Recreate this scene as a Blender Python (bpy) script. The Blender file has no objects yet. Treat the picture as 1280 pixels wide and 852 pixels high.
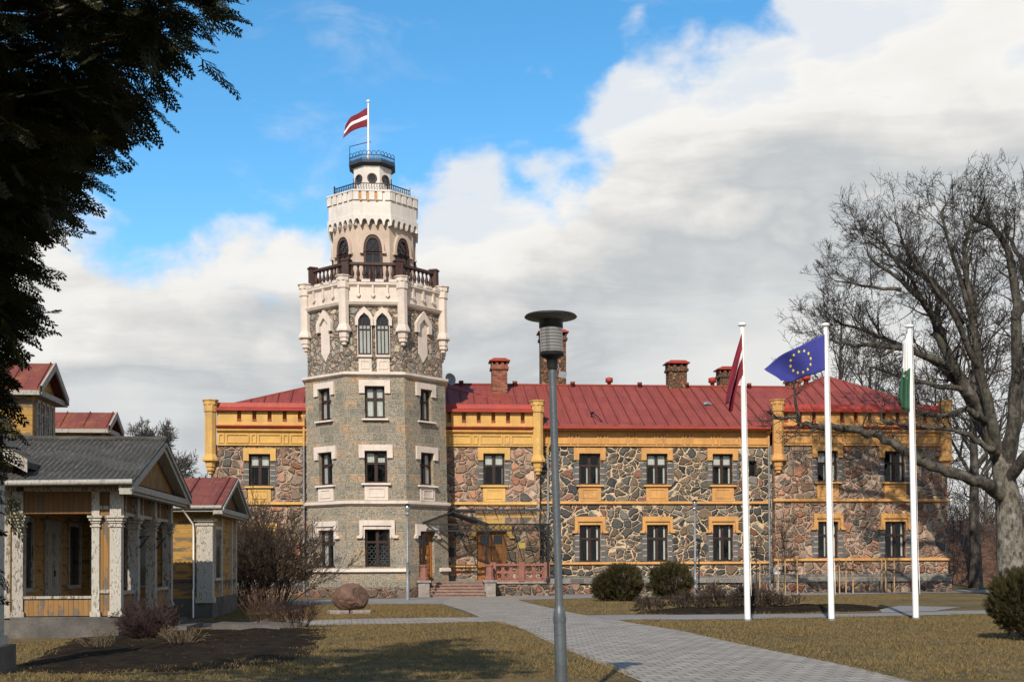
import bpy, math, random
import numpy as np
from math import radians as R, sin, cos, pi, sqrt, atan2, hypot
from mathutils import Matrix, Vector

scene = bpy.context.scene
COL = scene.collection

# ------------------------------------------------------------------ camera, sky, sun, exposure
PITCH, ROLL = R(1.1), R(.25)
cam_data = bpy.data.cameras.new('camera')
cam = bpy.data.objects.new('camera', cam_data)
COL.objects.link(cam)
cam_data.sensor_width = 36
cam_data.lens = 1480 / 1280 * 36
cam_data.shift_y = (671.58 - 426) / 1280
cam_data.clip_end = 3000
cam_data.clip_start = .1
cam.matrix_world = Matrix.Translation((0, 0, 1.7)) @ Matrix.Rotation(pi / 2 + PITCH, 4, 'X') @ Matrix.Rotation(-ROLL, 4, 'Z')
scene.camera = cam

SUN_AZ, SUN_EL = R(13), R(36)      # azimuth: from straight behind the camera towards the left
sun_dir = Vector((-sin(SUN_AZ) * cos(SUN_EL), -cos(SUN_AZ) * cos(SUN_EL), sin(SUN_EL)))
sd = bpy.data.lights.new('sun', 'SUN')
sd.energy = 4.9
sd.angle = R(.6)
sd.color = (1, .90, .76)
sun = bpy.data.objects.new('sun', sd)
COL.objects.link(sun)
sun.rotation_euler = sun_dir.to_track_quat('Z', 'Y').to_euler()
sun.location = sun_dir * 80

scene.view_settings.view_transform = 'Standard'
scene.view_settings.look = 'None'
scene.view_settings.gamma = 1
scene.view_settings.use_curve_mapping = False
scene.view_settings.exposure = 0.15
scene.cycles.max_bounces = 6
scene.cycles.transparent_max_bounces = 12


class NT:
    """small node-tree writer"""
    def __init__(s, nt):
        s.nt = nt
        nt.nodes.clear()

    def n(s, typ, ins=None, out=0, **props):
        nd = s.nt.nodes.new('ShaderNode' + typ)
        for k, v in props.items():
            setattr(nd, k, v)
        for k, v in (ins or {}).items():
            sock = nd.inputs[k]
            if isinstance(v, bpy.types.NodeSocket):
                s.nt.links.new(v, sock)
            else:
                if hasattr(sock.default_value, '__len__') and hasattr(v, '__len__') and len(sock.default_value) == 4 and len(v) == 3:
                    v = (*v, 1)
                sock.default_value = v
        return nd.outputs[out] if out is not None else nd

    def math(s, op, a, b=0.0, c=0.0, clamp=False):
        return s.n('Math', {0: a, 1: b, 2: c}, operation=op, use_clamp=clamp)

    def ramp(s, fac, stops, interp='LINEAR'):
        nd = s.n('ValToRGB', {'Fac': fac}, None)
        cr = nd.color_ramp
        cr.interpolation = interp
        while len(cr.elements) < len(stops):
            cr.elements.new(.5)
        for e, (p, c) in zip(cr.elements, stops):
            e.position = p
            e.color = (*c, 1) if len(c) == 3 else c
        return nd.outputs[0]

    def mix(s, fac, a, b, blend='MIX'):
        return s.n('Mix', {0: fac, 6: a, 7: b}, 2, data_type='RGBA', blend_type=blend)

    def mapr(s, v, a, b, c=0.0, d=1.0, smooth=False):
        return s.n('MapRange', {0: v, 1: a, 2: b, 3: c, 4: d}, interpolation_type='SMOOTHSTEP' if smooth else 'LINEAR')

    def noise(s, vec, scale, detail=3, rough=.55, out=0, dist=0.0):
        return s.n('TexNoise', {'Vector': vec, 'Scale': scale, 'Detail': detail, 'Roughness': rough, 'Distortion': dist}, out)

    def vscale(s, v, k):
        return s.n('VectorMath', {0: v, 1: k}, operation='MULTIPLY')

    def vadd(s, a, b):
        return s.n('VectorMath', {0: a, 1: b}, operation='ADD')


def make_world():
    w = bpy.data.worlds.new('World')
    scene.world = w
    w.use_nodes = True
    t = NT(w.node_tree)
    sky = t.n('TexSky', None, 0, sky_type='NISHITA', sun_disc=False, sun_elevation=SUN_EL,
              sun_rotation=pi + SUN_AZ, altitude=100, air_density=1.0, dust_density=.4, ozone_density=2.5)
    sky = t.n('HueSaturation', {'Hue': .49, 'Saturation': 1.28, 'Value': 1.3, 'Color': sky})
    d = t.n('TexCoord', None, 0)                          # direction on the sky sphere
    sep = t.n('SeparateXYZ', {0: d}, None)
    X, Y, Z = sep.outputs
    U = t.math('ARCTAN2', X, Y)                            # azimuth from north of the camera
    V = t.math('ARCSINE', Z)
    # where the cloud bank ends towards the zenith, by azimuth
    fc = t.n('FloatCurve', {'Value': t.mapr(U, -.5, .5)}, None)
    pts = [(-.5, .255), (-.39, .262), (-.30, .262), (-.22, .268), (-.15, .275), (-.09, .30), (-.055, .328), (0, .338), (.06, .348),
           (.082, .362), (.098, .395), (.15, .42), (.21, .438), (.26, .468), (.32, .52), (.5, .56)]
    cm = fc.mapping
    cu = cm.curves[0]
    while len(cu.points) < len(pts):
        cu.points.new(.5, .5)
    for p, (u, v) in zip(cu.points, pts):
        p.location = (u + .5, v)
        p.handle_type = 'AUTO'
    cm.update()
    fc2 = t.math('MAXIMUM', .30, t.math('MINIMUM', .45, t.math('ADD', .335, t.math('MULTIPLY', U, .55))))
    dd = t.vscale(d, (1, 1, 1.9))
    n1 = t.noise(t.vscale(d, (1, 1, 2.6)), 3.4, 4, .58, dist=.3)
    n2 = t.noise(t.vadd(dd, (4.1, 2.2, .7)), 11.0, 6, .6, dist=.3)
    depth = t.math('SUBTRACT', fc.outputs[0], V)
    depth = t.math('ADD', depth, t.math('MULTIPLY', t.math('SUBTRACT', n1, .5), .11))
    depth = t.math('ADD', depth, t.math('MULTIPLY', t.math('SUBTRACT', n2, .5), .12))
    # puffs
    pv = t.vadd(t.vscale(d, (1, 1, 1.5)), t.vscale(t.noise(d, 9.0, 5, .6, out=1), (.10, .10, .10)))
    pf = t.n('TexVoronoi', {'Vector': pv, 'Scale': 13.0, 'Smoothness': .5}, 0, feature='SMOOTH_F1')
    pf2 = t.n('TexVoronoi', {'Vector': pv, 'Scale': 31.0, 'Smoothness': .5}, 0, feature='SMOOTH_F1')
    puff = t.math('ADD', t.math('MULTIPLY', t.math('SUBTRACT', .42, pf), .085), t.math('MULTIPLY', t.math('SUBTRACT', .42, pf2), .035))
    depth = t.math('ADD', depth, puff)
    mask = t.mapr(depth, -.018, .034, 0, 1, True)
    # thin wisps in the blue
    wn = t.noise(t.vscale(d, (1.0, 1.0, 2.6)), 6.0, 6, .6, dist=.5)
    wisp = t.math('MULTIPLY', t.mapr(wn, .53, .75, 0, 1, True), .38)
    mask = t.math('MAXIMUM', mask, wisp)
    n3 = t.noise(t.vadd(t.vscale(d, (1, 1, 4.2)), (1.3, 7.7, 2.0)), 3.6, 5, .56, dist=.4)
    dep2 = t.math('ADD', t.math('SUBTRACT', t.math('SUBTRACT', fc2, V), t.math('ADD', t.math('MULTIPLY', puff, 1.1), t.math('MULTIPLY', t.math('SUBTRACT', n2, .5), .10))), t.math('MULTIPLY', t.math('SUBTRACT', n3, .5), .46))
    col = t.ramp(t.mapr(dep2, -.02, .36), [(0, (.70, .74, .79)), (.12, (.84, .83, .80)), (.27, (.80, .785, .755)), (.40, (.66, .655, .645)),
                                           (.55, (.50, .525, .54)), (.75, (.63, .645, .65)), (1, (.73, .73, .715))])
    bg1 = t.n('Background', {'Color': sky, 'Strength': .14})
    bg2 = t.n('Background', {'Color': col, 'Strength': 1.0})
    mx = t.n('MixShader', {0: mask, 1: bg1, 2: bg2})
    t.n('OutputWorld', {'Surface': mx}, None)


make_world()

# ------------------------------------------------------------------ materials
MATS = {}


def mat(name):
    m = bpy.data.materials.new(name)
    m.use_nodes = True
    MATS[name] = m
    return m, NT(m.node_tree)


def finish(t, color, rough=.8, bump=None, bstr=.5, bdist=.02, metal=0.0, spec=.3, **extra):
    ins = {'Base Color': color, 'Roughness': rough, 'Metallic': metal, 'Specular IOR Level': spec}
    ins.update(extra)
    if bump is not None:
        ins['Normal'] = t.n('Bump', {'Strength': bstr, 'Distance': bdist, 'Height': bump})
    t.n('OutputMaterial', {'Surface': t.n('BsdfPrincipled', ins)}, None)


def plain(name, c, rough=.7, var=.25, scale=3.0, metal=0.0, spec=.3, bump=.15, dirt=None, fine=25.0, chips=None, runs=0.0):
    """paint, metal, wood ...: a colour with two sizes of irregularity"""
    m, t = mat(name)
    co = t.n('TexCoord', None, 3)
    a = t.noise(co, scale, 5, .6)
    b = t.noise(co, fine, 3, .6)
    col = t.mix(t.mapr(a, .3, .7), tuple(v * (1 - var) for v in c), tuple(min(1, v * (1 + var)) for v in c))
    col = t.mix(t.mapr(b, .35, .7, 0, .35), col, tuple(v * .6 for v in c))
    if dirt:
        col = t.mix(t.mapr(t.noise(co, scale * .6, 6, .7), .52, .7, 0, dirt[1]), col, dirt[0])
    if runs:                                              # rain streaks
        rn = t.noise(t.vscale(co, (5.5, 5.5, .35)), 1.0, 5, .7)
        col = t.mix(t.mapr(rn, .52, .72, 0, runs), col, tuple(v * .5 for v in c))
    if chips:                                             # flaked paint
        ch = t.noise(co, 5.5, 6, .75)
        area = t.noise(co, .45, 3, .6)
        col = t.mix(t.mapr(t.math('ADD', ch, t.math('MULTIPLY', t.math('SUBTRACT', area, .5), .3)), .66, .68, 0, .85), col, chips)
    finish(t, col, t.mapr(b, .3, .7, rough * .85, min(1, rough * 1.15)), b, bump, .02, metal, spec)
    return m


def rubble(name, stops, mortar=(.50, .39, .26), scale=1.75, small=.35, joint=.055, val=1.0):
    """split boulders set in pale mortar"""
    m, t = mat(name)
    uv = t.n('TexCoord', None, 2)
    wob = t.noise(uv, 1.6, 3, .6, out=1)
    wob2 = t.noise(uv, 6.0, 2, .6, out=1)
    v = t.vadd(uv, t.vscale(wob, (.42, .36, 0)))
    v = t.vadd(v, t.vscale(wob2, (.085, .085, 0)))
    v = t.vscale(v, (1.0, 1.18, 1.0))
    cell = t.n('TexVoronoi', {'Vector': v, 'Scale': scale, 'Randomness': .92}, None, feature='F1')
    edge = t.n('TexVoronoi', {'Vector': v, 'Scale': scale, 'Randomness': .92}, 0, feature='DISTANCE_TO_EDGE')
    rnd = t.n('SeparateColor', {0: cell.outputs['Color']}, None)
    # some places are filled with smaller stones
    cell2 = t.n('TexVoronoi', {'Vector': v, 'Scale': scale * 2.1, 'Randomness': .9}, None, feature='F1')
    edge2 = t.n('TexVoronoi', {'Vector': v, 'Scale': scale * 2.1, 'Randomness': .9}, 0, feature='DISTANCE_TO_EDGE')
    rnd2 = t.n('SeparateColor', {0: cell2.outputs['Color']}, None)
    issmall = t.mapr(rnd.outputs[2], 1 - small, 1 - small + .01)
    r = t.n('Mix', {0: issmall, 2: rnd.outputs[0], 3: rnd2.outputs[0]}, 0)
    r2 = t.n('Mix', {0: issmall, 2: rnd.outputs[1], 3: rnd2.outputs[1]}, 0)
    e = t.n('Mix', {0: issmall, 2: edge, 3: t.math('MINIMUM', edge, t.math('MULTIPLY', edge2, 1.35))}, 0)
    col = t.ramp(r, stops, 'CONSTANT')
    g = t.noise(uv, 9.0, 5, .65)
    g2 = t.noise(uv, 45.0, 3, .6)
    br = t.math('ADD', t.mapr(r2, 0, 1, .55, 1.35), t.math('MULTIPLY', t.math('SUBTRACT', g, .5), 1.1))
    br = t.math('ADD', br, t.math('MULTIPLY', t.math('SUBTRACT', g2, .5), .6))
    br = t.math('MULTIPLY', br, val)
    col = t.mix(1.0, col, t.n('CombineColor', {0: br, 1: br, 2: br}), 'MULTIPLY')
    en = t.math('ADD', e, t.math('MULTIPLY', t.math('SUBTRACT', g, .5), .035))
    en = t.math('ADD', en, t.math('MULTIPLY', t.math('SUBTRACT', t.noise(uv, 3.2, 3, .6), .5), .055))
    mort = t.mapr(en, joint * .75, joint * 1.25, 1, 0)
    mcol = t.mix(t.mapr(t.noise(uv, 2.3, 4, .6), .3, .7), tuple(c * .55 for c in mortar), tuple(c * 1.05 for c in mortar))
    col = t.mix(mort, col, mcol)
    h = t.math('ADD', t.mapr(en, 0, .16, 0, 1, True), t.math('MULTIPLY', g, .5))
    finish(t, col, .85, h, 1.0, .10)
    return m


RED = [(0, (.25, .14, .095)), (.17, (.165, .105, .07)), (.34, (.27, .185, .132)), (.5, (.13, .095, .07)), (.62, (.24, .115, .068)),
       (.76, (.225, .17, .125)), (.91, (.085, .078, .068))]
DARK = [(0, (.075, .073, .068)), (.2, (.12, .105, .085)), (.38, (.048, .048, .048)), (.56, (.155, .11, .075)), (.72, (.14, .135, .12)), (.86, (.17, .085, .06)),
        (.94, (.21, .17, .12))]
TWR = [(0, (.19, .15, .12)), (.2, (.24, .17, .125)), (.4, (.15, .14, .115)), (.6, (.22, .18, .14)), (.75, (.12, .12, .105)), (.9, (.25, .20, .15))]
rubble('red_rubble', RED, mortar=(.44, .325, .24), scale=2.05, joint=.034, small=.25, val=1.3)
rubble('dark_rubble', DARK, mortar=(.60, .45, .29), scale=2.1, joint=.040, small=.25, val=1.0)
rubble('tower_rubble', TWR, mortar=(.29, .235, .18), scale=3.4, small=.35, joint=.03, val=1.5)
rubble('chimney_stone', [(0, (.22, .075, .04)), (.3, (.13, .065, .04)), (.5, (.28, .13, .06)), (.75, (.08, .055, .04))], mortar=(.20, .14, .09), scale=6.0, joint=.08)
rubble('plinth_stone', [(0, (.18, .075, .05)), (.3, (.12, .09, .07)), (.55, (.20, .12, .09)), (.8, (.07, .07, .07))], scale=2.3, mortar=(.28, .21, .15))


def blocks(name, stops, w=.82, h=.42, mortar=(.30, .24, .16), msize=.022, vary=.9, sq=1.0):
    m, t = mat(name)
    uv = t.n('TexCoord', None, 2)
    wob = t.noise(uv, 1.1, 2, .5, out=1)
    v = t.vadd(uv, t.vscale(wob, (.16, .05, 0)))
    bk = t.n('TexBrick', {'Vector': v, 'Color1': (0, 0, 0, 1), 'Color2': (1, 1, 1, 1), 'Mortar': (.5, .5, .5, 1), 'Scale': 1.0,
                          'Mortar Size': msize, 'Mortar Smooth': .3, 'Brick Width': w, 'Row Height': h}, None,
             offset=.42, offset_frequency=2, squash=sq, squash_frequency=3)
    rnd = t.n('SeparateColor', {0: bk.outputs[0]}, None).outputs[0]
    g = t.noise(uv, 5.0, 6, .68)
    g2 = t.noise(uv, 22.0, 4, .65)
    col = t.ramp(t.math('ADD', rnd, t.math('MULTIPLY', t.math('SUBTRACT', g, .5), .5)), stops)
    g3 = t.noise(uv, 11.0, 5, .7)
    br = t.math('ADD', 1.05, t.math('MULTIPLY', t.math('SUBTRACT', g2, .5), vary * 2.4))
    br = t.math('ADD', br, t.math('MULTIPLY', t.math('SUBTRACT', g3, .5), vary * 2.2))
    br = t.math('ADD', br, t.math('MULTIPLY', t.math('SUBTRACT', g, .5), vary * 1.2))
    br = t.math('MAXIMUM', br, .22)
    col = t.mix(1.0, col, t.n('CombineColor', {0: br, 1: br, 2: br}), 'MULTIPLY')
    mm = t.mapr(t.math('ADD', bk.outputs[1], t.math('MULTIPLY', t.math('SUBTRACT', g, .5), .7)), .35, .75)
    col = t.mix(t.math('MULTIPLY', mm, .85), col, mortar)
    hgt = t.math('ADD', t.math('MULTIPLY', bk.outputs[1], -1.0), t.math('MULTIPLY', g2, .7))
    finish(t, col, .88, hgt, .9, .05)
    return m


blocks('granite_blocks', [(0, (.17, .16, .128)), (.3, (.215, .195, .152)), (.5, (.255, .212, .158)), (.7, (.225, .205, .166)), (.88, (.28, .215, .15)), (1, (.32, .215, .125))], w=.72, h=.385, mortar=(.34, .27, .18), msize=.024, vary=1.15, sq=.8)
blocks('brick_red', [(0, (.10, .035, .025)), (.4, (.22, .065, .04)), (.75, (.30, .10, .055)), (1, (.20, .09, .06))], w=.27, h=.085, mortar=(.24, .17, .13), msize=.010, vary=.9)
blocks('grey_course', [(0, (.09, .09, .085)), (1, (.20, .19, .175))], w=.7, h=.4)

plain('cream_plaster', (.61, .52, .445), .85, .10, 1.5, dirt=((.34, .28, .23), .55), runs=.4)
plain('beige_plaster', (.47, .37, .295), .85, .12, 1.2, dirt=((.30, .23, .18), .5))
plain('white_plaster', (.63, .58, .525), .85, .08, 1.5, dirt=((.40, .36, .32), .5), runs=.4)
plain('yellow_plaster', (.54, .325, .10), .85, .14, 1.4, dirt=((.33, .215, .10), .75), chips=(.62, .55, .42), runs=.5)
plain('orange_plaster', (.51, .27, .09), .85, .16, 1.4, dirt=((.33, .18, .08), .75), chips=(.60, .52, .40), runs=.5)
plain('red_coping', (.30, .035, .022), .55, .2, 2.0, dirt=((.16, .03, .03), .5))
plain('dark_brown_wood', (.055, .026, .02), .6, .3, 4)
plain('window_wood', (.03, .015, .011), .5, .3, 4)
plain('white_trim', (.72, .70, .66), .7, .1, 2)
plain('black_iron', (.012, .013, .016), .5, .2, 5, spec=.4)
plain('blue_iron', (.03, .06, .11), .5, .2, 5, spec=.4)
plain('slate_cap', (.035, .045, .06), .6, .2, 3)
plain('zinc', (.22, .235, .25), .5, .25, 2.0, metal=.3)
plain('lamp_steel', (.10, .115, .125), .42, .22, 3.0, metal=.35, spec=.5)
plain('lamp_dark', (.018, .018, .02), .5, .2, 5)
plain('lamp_under', (.16, .155, .15), .6, .1, 5)
plain('white_pole', (.80, .79, .76), .35, .04, 1.0, spec=.5, bump=.03)
plain('red_sandstone', (.23, .10, .075), .85, .25, 3)
plain('granite_step', (.22, .14, .11), .85, .3, 4, bump=.3)
plain('grey_granite', (.24, .21, .185), .85, .3, 5, bump=.4)
plain('concrete', (.10, .09, .08), .9, .4, 1.5, dirt=((.035, .035, .03), .8), bump=.5)
plain('boulder_stone', (.135, .078, .056), .9, .45, 2.5, dirt=((.07, .045, .035), .8), bump=1.0, fine=40)
plain('stake_wood', (.42, .27, .14), .8, .2, 5)
plain('gold_plaque', (.6, .42, .12), .4, .1, 3)
plain('soil', (.019, .0135, .009), 1.0, .5, 3.0, spec=.05, bump=1.0, dirt=((.035, .03, .014), .6))
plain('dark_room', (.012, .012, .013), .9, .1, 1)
plain('curtain_cloth', (.75, .74, .72), .9, .1, 6)
plain('flag_maroon', (.17, .012, .025), .75, .12, 3, bump=.05)
plain('flag_white', (.80, .79, .77), .75, .05, 3, bump=.05)
plain('flag_blue', (.035, .04, .22), .7, .12, 3, bump=.05)
plain('flag_yellow', (.85, .70, .05), .7, .05, 3, bump=.05)
plain('flag_green', (.03, .10, .055), .75, .12, 3, bump=.05)
plain('flag_grey', (.30, .32, .30), .75, .12, 3, bump=.05)
plain('dead_leaf', (.10, .055, .035), .9, .4, 8)
plain('dead_grass_stem', (.16, .115, .065), .9, .4, 8)
plain('twig_brown', (.07, .048, .034), .9, .35, 3)
plain('twig_haze', (.075, .065, .056), .9, .3, 2)  # distance haze put into the twig colour, paler than the near twigs
plain('twig_red', (.055, .030, .026), .9, .35, 3)
plain('twig_grey', (.042, .037, .032), .9, .35, 2)


def bark(name, k):
    m, t = mat(name)
    co = t.n('TexCoord', None, 3)
    v = t.vscale(co, (1, 1, .35))
    a = t.noise(v, 7.0, 6, .7)
    b = t.noise(co, 2.2, 5, .65)
    col = t.ramp(a, [(.34, (.022 * k, .019 * k, .016 * k)), (.5, (.11 * k, .095 * k, .078 * k)), (.66, (.21 * k, .19 * k, .16 * k))])
    col = t.mix(t.mapr(b, .5, .6, 0, .6 * k), col, (.27, .255, .21))
    col = t.mix(t.mapr(t.noise(co, 1.1, 3, .6), .55, .7, 0, .6), col, (.05, .05, .025))
    finish(t, col, .95, a, 1.0, .08)


bark('bark', 1.0)
bark('dark_bark', .42)


def metal_roof(name, c1, c2, wear=None, gloss=.42):
    m, t = mat(name)
    uv = t.n('TexCoord', None, 2)
    a = t.noise(uv, .35, 4, .6)
    b = t.noise(uv, 3.0, 5, .65)
    sh = t.n('TexBrick', {'Vector': t.vscale(uv, (1, 1, 1)), 'Color1': (0, 0, 0, 1), 'Color2': (1, 1, 1, 1), 'Mortar': (.5, .5, .5, 1), 'Scale': 1.0,
                          'Mortar Size': .012, 'Brick Width': .62, 'Row Height': 1.05}, None, offset=.5)
    rnd = t.n('SeparateColor', {0: sh.outputs[0]}, None).outputs[0]
    col = t.mix(t.math('ADD', t.math('MULTIPLY', a, .55), t.math('MULTIPLY', rnd, .45)), c1, c2)
    stk = t.noise(t.vscale(uv, (3.5, .25, 1)), 1.4, 5, .65)
    col = t.mix(t.mapr(stk, .5, .75, 0, .55), col, tuple(v * .45 for v in c1))
    if wear:
        col = t.mix(t.mapr(b, .5, .72, 0, .8), col, wear)
    col = t.mix(t.math('MULTIPLY', sh.outputs[1], .55), col, tuple(v * .35 for v in c1))
    finish(t, col, t.mapr(b, .3, .7, gloss * .85, gloss * 1.2), t.math('ADD', t.math('MULTIPLY', sh.outputs[1], -.5), t.math('MULTIPLY', b, .4)), .4, .03, 0, .45)


metal_roof('red_roof', (.185, .033, .023), (.265, .056, .035), gloss=.62)
metal_roof('rust_roof', (.12, .026, .02), (.20, .05, .028), wear=(.21, .085, .035), gloss=.75)
plain('roof_seam', (.13, .027, .02), .6, .2, 2)  # same metal as the sheets; shade on the ribs put into the colour


def boards(name, c, peel, w=.14, vertical=False, peelamt=.5, dark=(.05, .04, .035), low=None):
    """painted boards, the paint worn to grey wood in patches"""
    m, t = mat(name)
    uv = t.n('TexCoord', None, 2)
    sp = t.n('SeparateXYZ', {0: uv}, None)
    ax = sp.outputs[0 if vertical else 1]
    k = t.math('DIVIDE', ax, w)
    fr = t.math('FRACT', k)
    idn = t.n('TexWhiteNoise', {'W': t.math('FLOOR', k)}, 0, noise_dimensions='1D')
    st = (14, .9, 1) if vertical else (.9, 14, 1)
    a = t.noise(t.vscale(uv, st), 1.6, 5, .65)
    b = t.noise(t.vscale(uv, (3, 1, 1) if vertical else (1, 3, 1)), 1.5, 7, .72)
    col = t.mix(t.math('ADD', t.math('MULTIPLY', a, .6), t.math('MULTIPLY', idn, .4)), tuple(v * .68 for v in c), tuple(v * 1.18 for v in c))
    pf = t.mapr(t.math('ADD', b, t.math('MULTIPLY', t.math('SUBTRACT', idn, .5), .12)), .60 - .12 * peelamt, .66 - .12 * peelamt, 0, .9)
    col = t.mix(pf, col, t.mix(a, tuple(v * .5 for v in peel), peel))
    gap = t.mapr(fr, 0, .10, 1, 0)
    col = t.mix(t.math('MULTIPLY', gap, .75), col, dark)
    h = t.math('ADD', t.math('MULTIPLY', fr, .6) if not vertical else t.mapr(fr, 0, .12), t.math('MULTIPLY', b, .3))
    finish(t, col, .85, h, .7, .03)


boards('yellow_siding', (.40, .23, .062), (.16, .13, .10), .135, False, .8)
boards('ochre_planks', (.25, .135, .045), (.14, .12, .10), .11, True, .7)
boards('brown_planks', (.145, .075, .03), (.10, .08, .06), .11, True, .4)
boards('inner_siding', (.34, .20, .065), (.12, .09, .06), .16, False, .4)


def peeling_white(name, c, under, amt):
    m, t = mat(name)
    co = t.n('TexCoord', None, 3)
    v = t.vscale(co, (7, 7, 2.0))
    b = t.noise(v, 4.5, 8, .75)
    a = t.noise(v, 1.1, 3, .6)
    f = t.math('ADD', b, t.math('MULTIPLY', t.math('SUBTRACT', a, .5), .35))
    col = t.mix(t.mapr(a, .3, .7), tuple(x * .8 for x in c), c)
    col = t.mix(t.mapr(f, .62 - .15 * amt, .66 - .15 * amt), col, t.mix(t.noise(co, 20, 3), tuple(x * .4 for x in under), under))
    finish(t, col, .8, t.math('MULTIPLY', f, -1.0), .5, .02)


peeling_white('peeling_white', (.44, .41, .355), (.22, .185, .145), .5)
peeling_white('worn_white', (.37, .34, .29), (.15, .125, .10), .68)
peeling_white('eave_white', (.36, .34, .30), (.19, .17, .14), .5)


def corrugated():
    m, t = mat('corrugated_sheet')
    uv = t.n('TexCoord', None, 2)
    b = t.noise(uv, 2.2, 7, .7)
    c = t.noise(t.vscale(uv, (6, 1, 1)), 1.0, 5, .7)
    col = t.ramp(b, [(.3, (.022, .021, .018)), (.52, (.062, .058, .05)), (.72, (.14, .13, .11))])
    col = t.mix(t.mapr(c, .55, .75, 0, .7), col, (.03, .03, .028))
    finish(t, col, .9, b, .5, .02)


corrugated()


def wood_door():
    m, t = mat('door_oak')
    co = t.n('TexCoord', None, 3)
    a = t.noise(t.vscale(co, (14, 14, 1.4)), 1.5, 5, .6)
    col = t.ramp(a, [(.3, (.14, .05, .014)), (.7, (.34, .135, .035))])
    finish(t, col, .45, a, .2, .01, 0, .45)


wood_door()


def glass(name, tint, transp, rough=.03, refl=.6):
    m, t = mat(name)
    co = t.n('TexCoord', None, 3)
    bump = t.n('Bump', {'Strength': .06, 'Distance': .05, 'Height': t.noise(co, 1.3, 2)})
    g = t.n('BsdfGlossy', {'Color': (1, 1, 1, 1), 'Roughness': rough, 'Normal': bump})
    d = t.n('BsdfPrincipled', {'Base Color': tint, 'Roughness': .2, 'Specular IOR Level': .2})
    tr = t.n('BsdfTransparent', {'Color': (.86, .9, .88, 1)})
    base = t.n('MixShader', {0: transp, 1: d, 2: tr})
    fr = t.n('Fresnel', {'IOR': 1.55})
    t.n('OutputMaterial', {'Surface': t.n('MixShader', {0: t.math('MULTIPLY', fr, refl, clamp=True), 1: base, 2: g})}, None)


glass('window_glass', (.01, .012, .014), .9)
glass('dark_glass', (.012, .016, .02), 0.0)
glass('canopy_glass', (.22, .19, .14), .94, .08)


def lamp_glass():
    m, t = mat('lamp_glass')
    co = t.n('TexCoord', None, 3)
    sp = t.n('SeparateXYZ', {0: co}, None)
    st = t.math('FRACT', t.math('MULTIPLY', sp.outputs[2], 28))
    col = t.mix(t.mapr(st, .4, .6), (.20, .20, .20), (.42, .41, .39))
    d = t.n('BsdfPrincipled', {'Base Color': col, 'Roughness': .12, 'Metallic': .45})
    tr = t.n('BsdfTransparent', {'Color': (.8, .82, .82, 1)})
    t.n('OutputMaterial', {'Surface': t.n('MixShader', {0: .3, 1: d, 2: tr})}, None)


lamp_glass()


def ground_mats():
    m, t = mat('dry_lawn')
    co = t.n('TexCoord', None, 3)
    a = t.noise(co, .28, 5, .6)
    b = t.noise(co, 1.7, 6, .7)
    c = t.noise(co, 14.0, 5, .75)
    d = t.noise(co, 60.0, 3, .7)
    f = t.math('ADD', t.math('MULTIPLY', a, .45), t.math('MULTIPLY', b, .55))
    col = t.ramp(f, [(.36, (.062, .056, .017)), (.45, (.118, .092, .032)), (.55, (.20, .135, .055)), (.68, (.24, .155, .072))])
    col = t.mix(t.mapr(c, .5, .75, 0, .75), col, (.04, .034, .015))
    col = t.mix(t.mapr(d, .55, .75, 0, .55), col, (.27, .20, .10))
    finish(t, col, .95, t.math('ADD', c, d), 1.0, .05)

    m, t = mat('paving')
    co = t.n('TexCoord', None, 3)
    rot = t.n('VectorRotate', {'Vector': co, 'Angle': R(-8)}, rotation_type='Z_AXIS')
    bk = t.n('TexBrick', {'Vector': rot, 'Color1': (0, 0, 0, 1), 'Color2': (1, 1, 1, 1), 'Mortar': (.5, .5, .5, 1), 'Scale': 1.0, 'Mortar Size': .014,
                          'Mortar Smooth': .4, 'Brick Width': .32, 'Row Height': .30}, None, offset=.5)
    rnd = t.n('SeparateColor', {0: bk.outputs[0]}, None).outputs[0]
    b = t.noise(co, .9, 6, .7)
    g = t.noise(co, 35.0, 4, .7)
    col = t.mix(rnd, (.225, .20, .168), (.30, .268, .228))
    col = t.mix(t.mapr(b, .45, .7, 0, .6), col, (.15, .13, .105))
    col = t.mix(t.mapr(g, .5, .8, 0, .4), col, (.34, .32, .30))
    col = t.mix(t.math('MULTIPLY', bk.outputs[1], .8), col, (.045, .04, .034))
    finish(t, col, .85, t.math('SUBTRACT', t.math('MULTIPLY', g, .35), bk.outputs[1]), .7, .02)

    m, t = mat('asphalt_road')
    co = t.n('TexCoord', None, 3)
    g = t.noise(co, 40.0, 4, .7)
    b = t.noise(co, .6, 5, .6)
    col = t.mix(b, (.16, .15, .14), (.26, .245, .23))
    finish(t, t.mix(t.mapr(g, .4, .7, 0, .5), col, (.1, .1, .1)), .85, g, .4, .01)


ground_mats()


def leafy(name, c1, c2, rough=.75):
    m, t = mat(name)
    co = t.n('TexCoord', None, 3)
    a = t.noise(co, 2.2, 4, .6)
    b = t.noise(co, 18.0, 3, .6)
    col = t.mix(t.math('ADD', t.math('MULTIPLY', a, .5), t.math('MULTIPLY', b, .5)), c1, c2)
    d = t.n('BsdfPrincipled', {'Base Color': col, 'Roughness': rough, 'Specular IOR Level': .25})
    tl = t.n('BsdfTranslucent', {'Color': t.mix(.5, col, (.10, .11, .02))})
    t.n('OutputMaterial', {'Surface': t.n('MixShader', {0: .12, 1: d, 2: tl})}, None)


leafy('thuja_leaf', (.010, .013, .006), (.036, .037, .013))
leafy('globe_leaf', (.02, .019, .006), (.058, .046, .014))
leafy('spruce_leaf', (.012, .02, .012), (.03, .045, .02))
leafy('grass_blade', (.08, .067, .02), (.26, .172, .074), .9)

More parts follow.
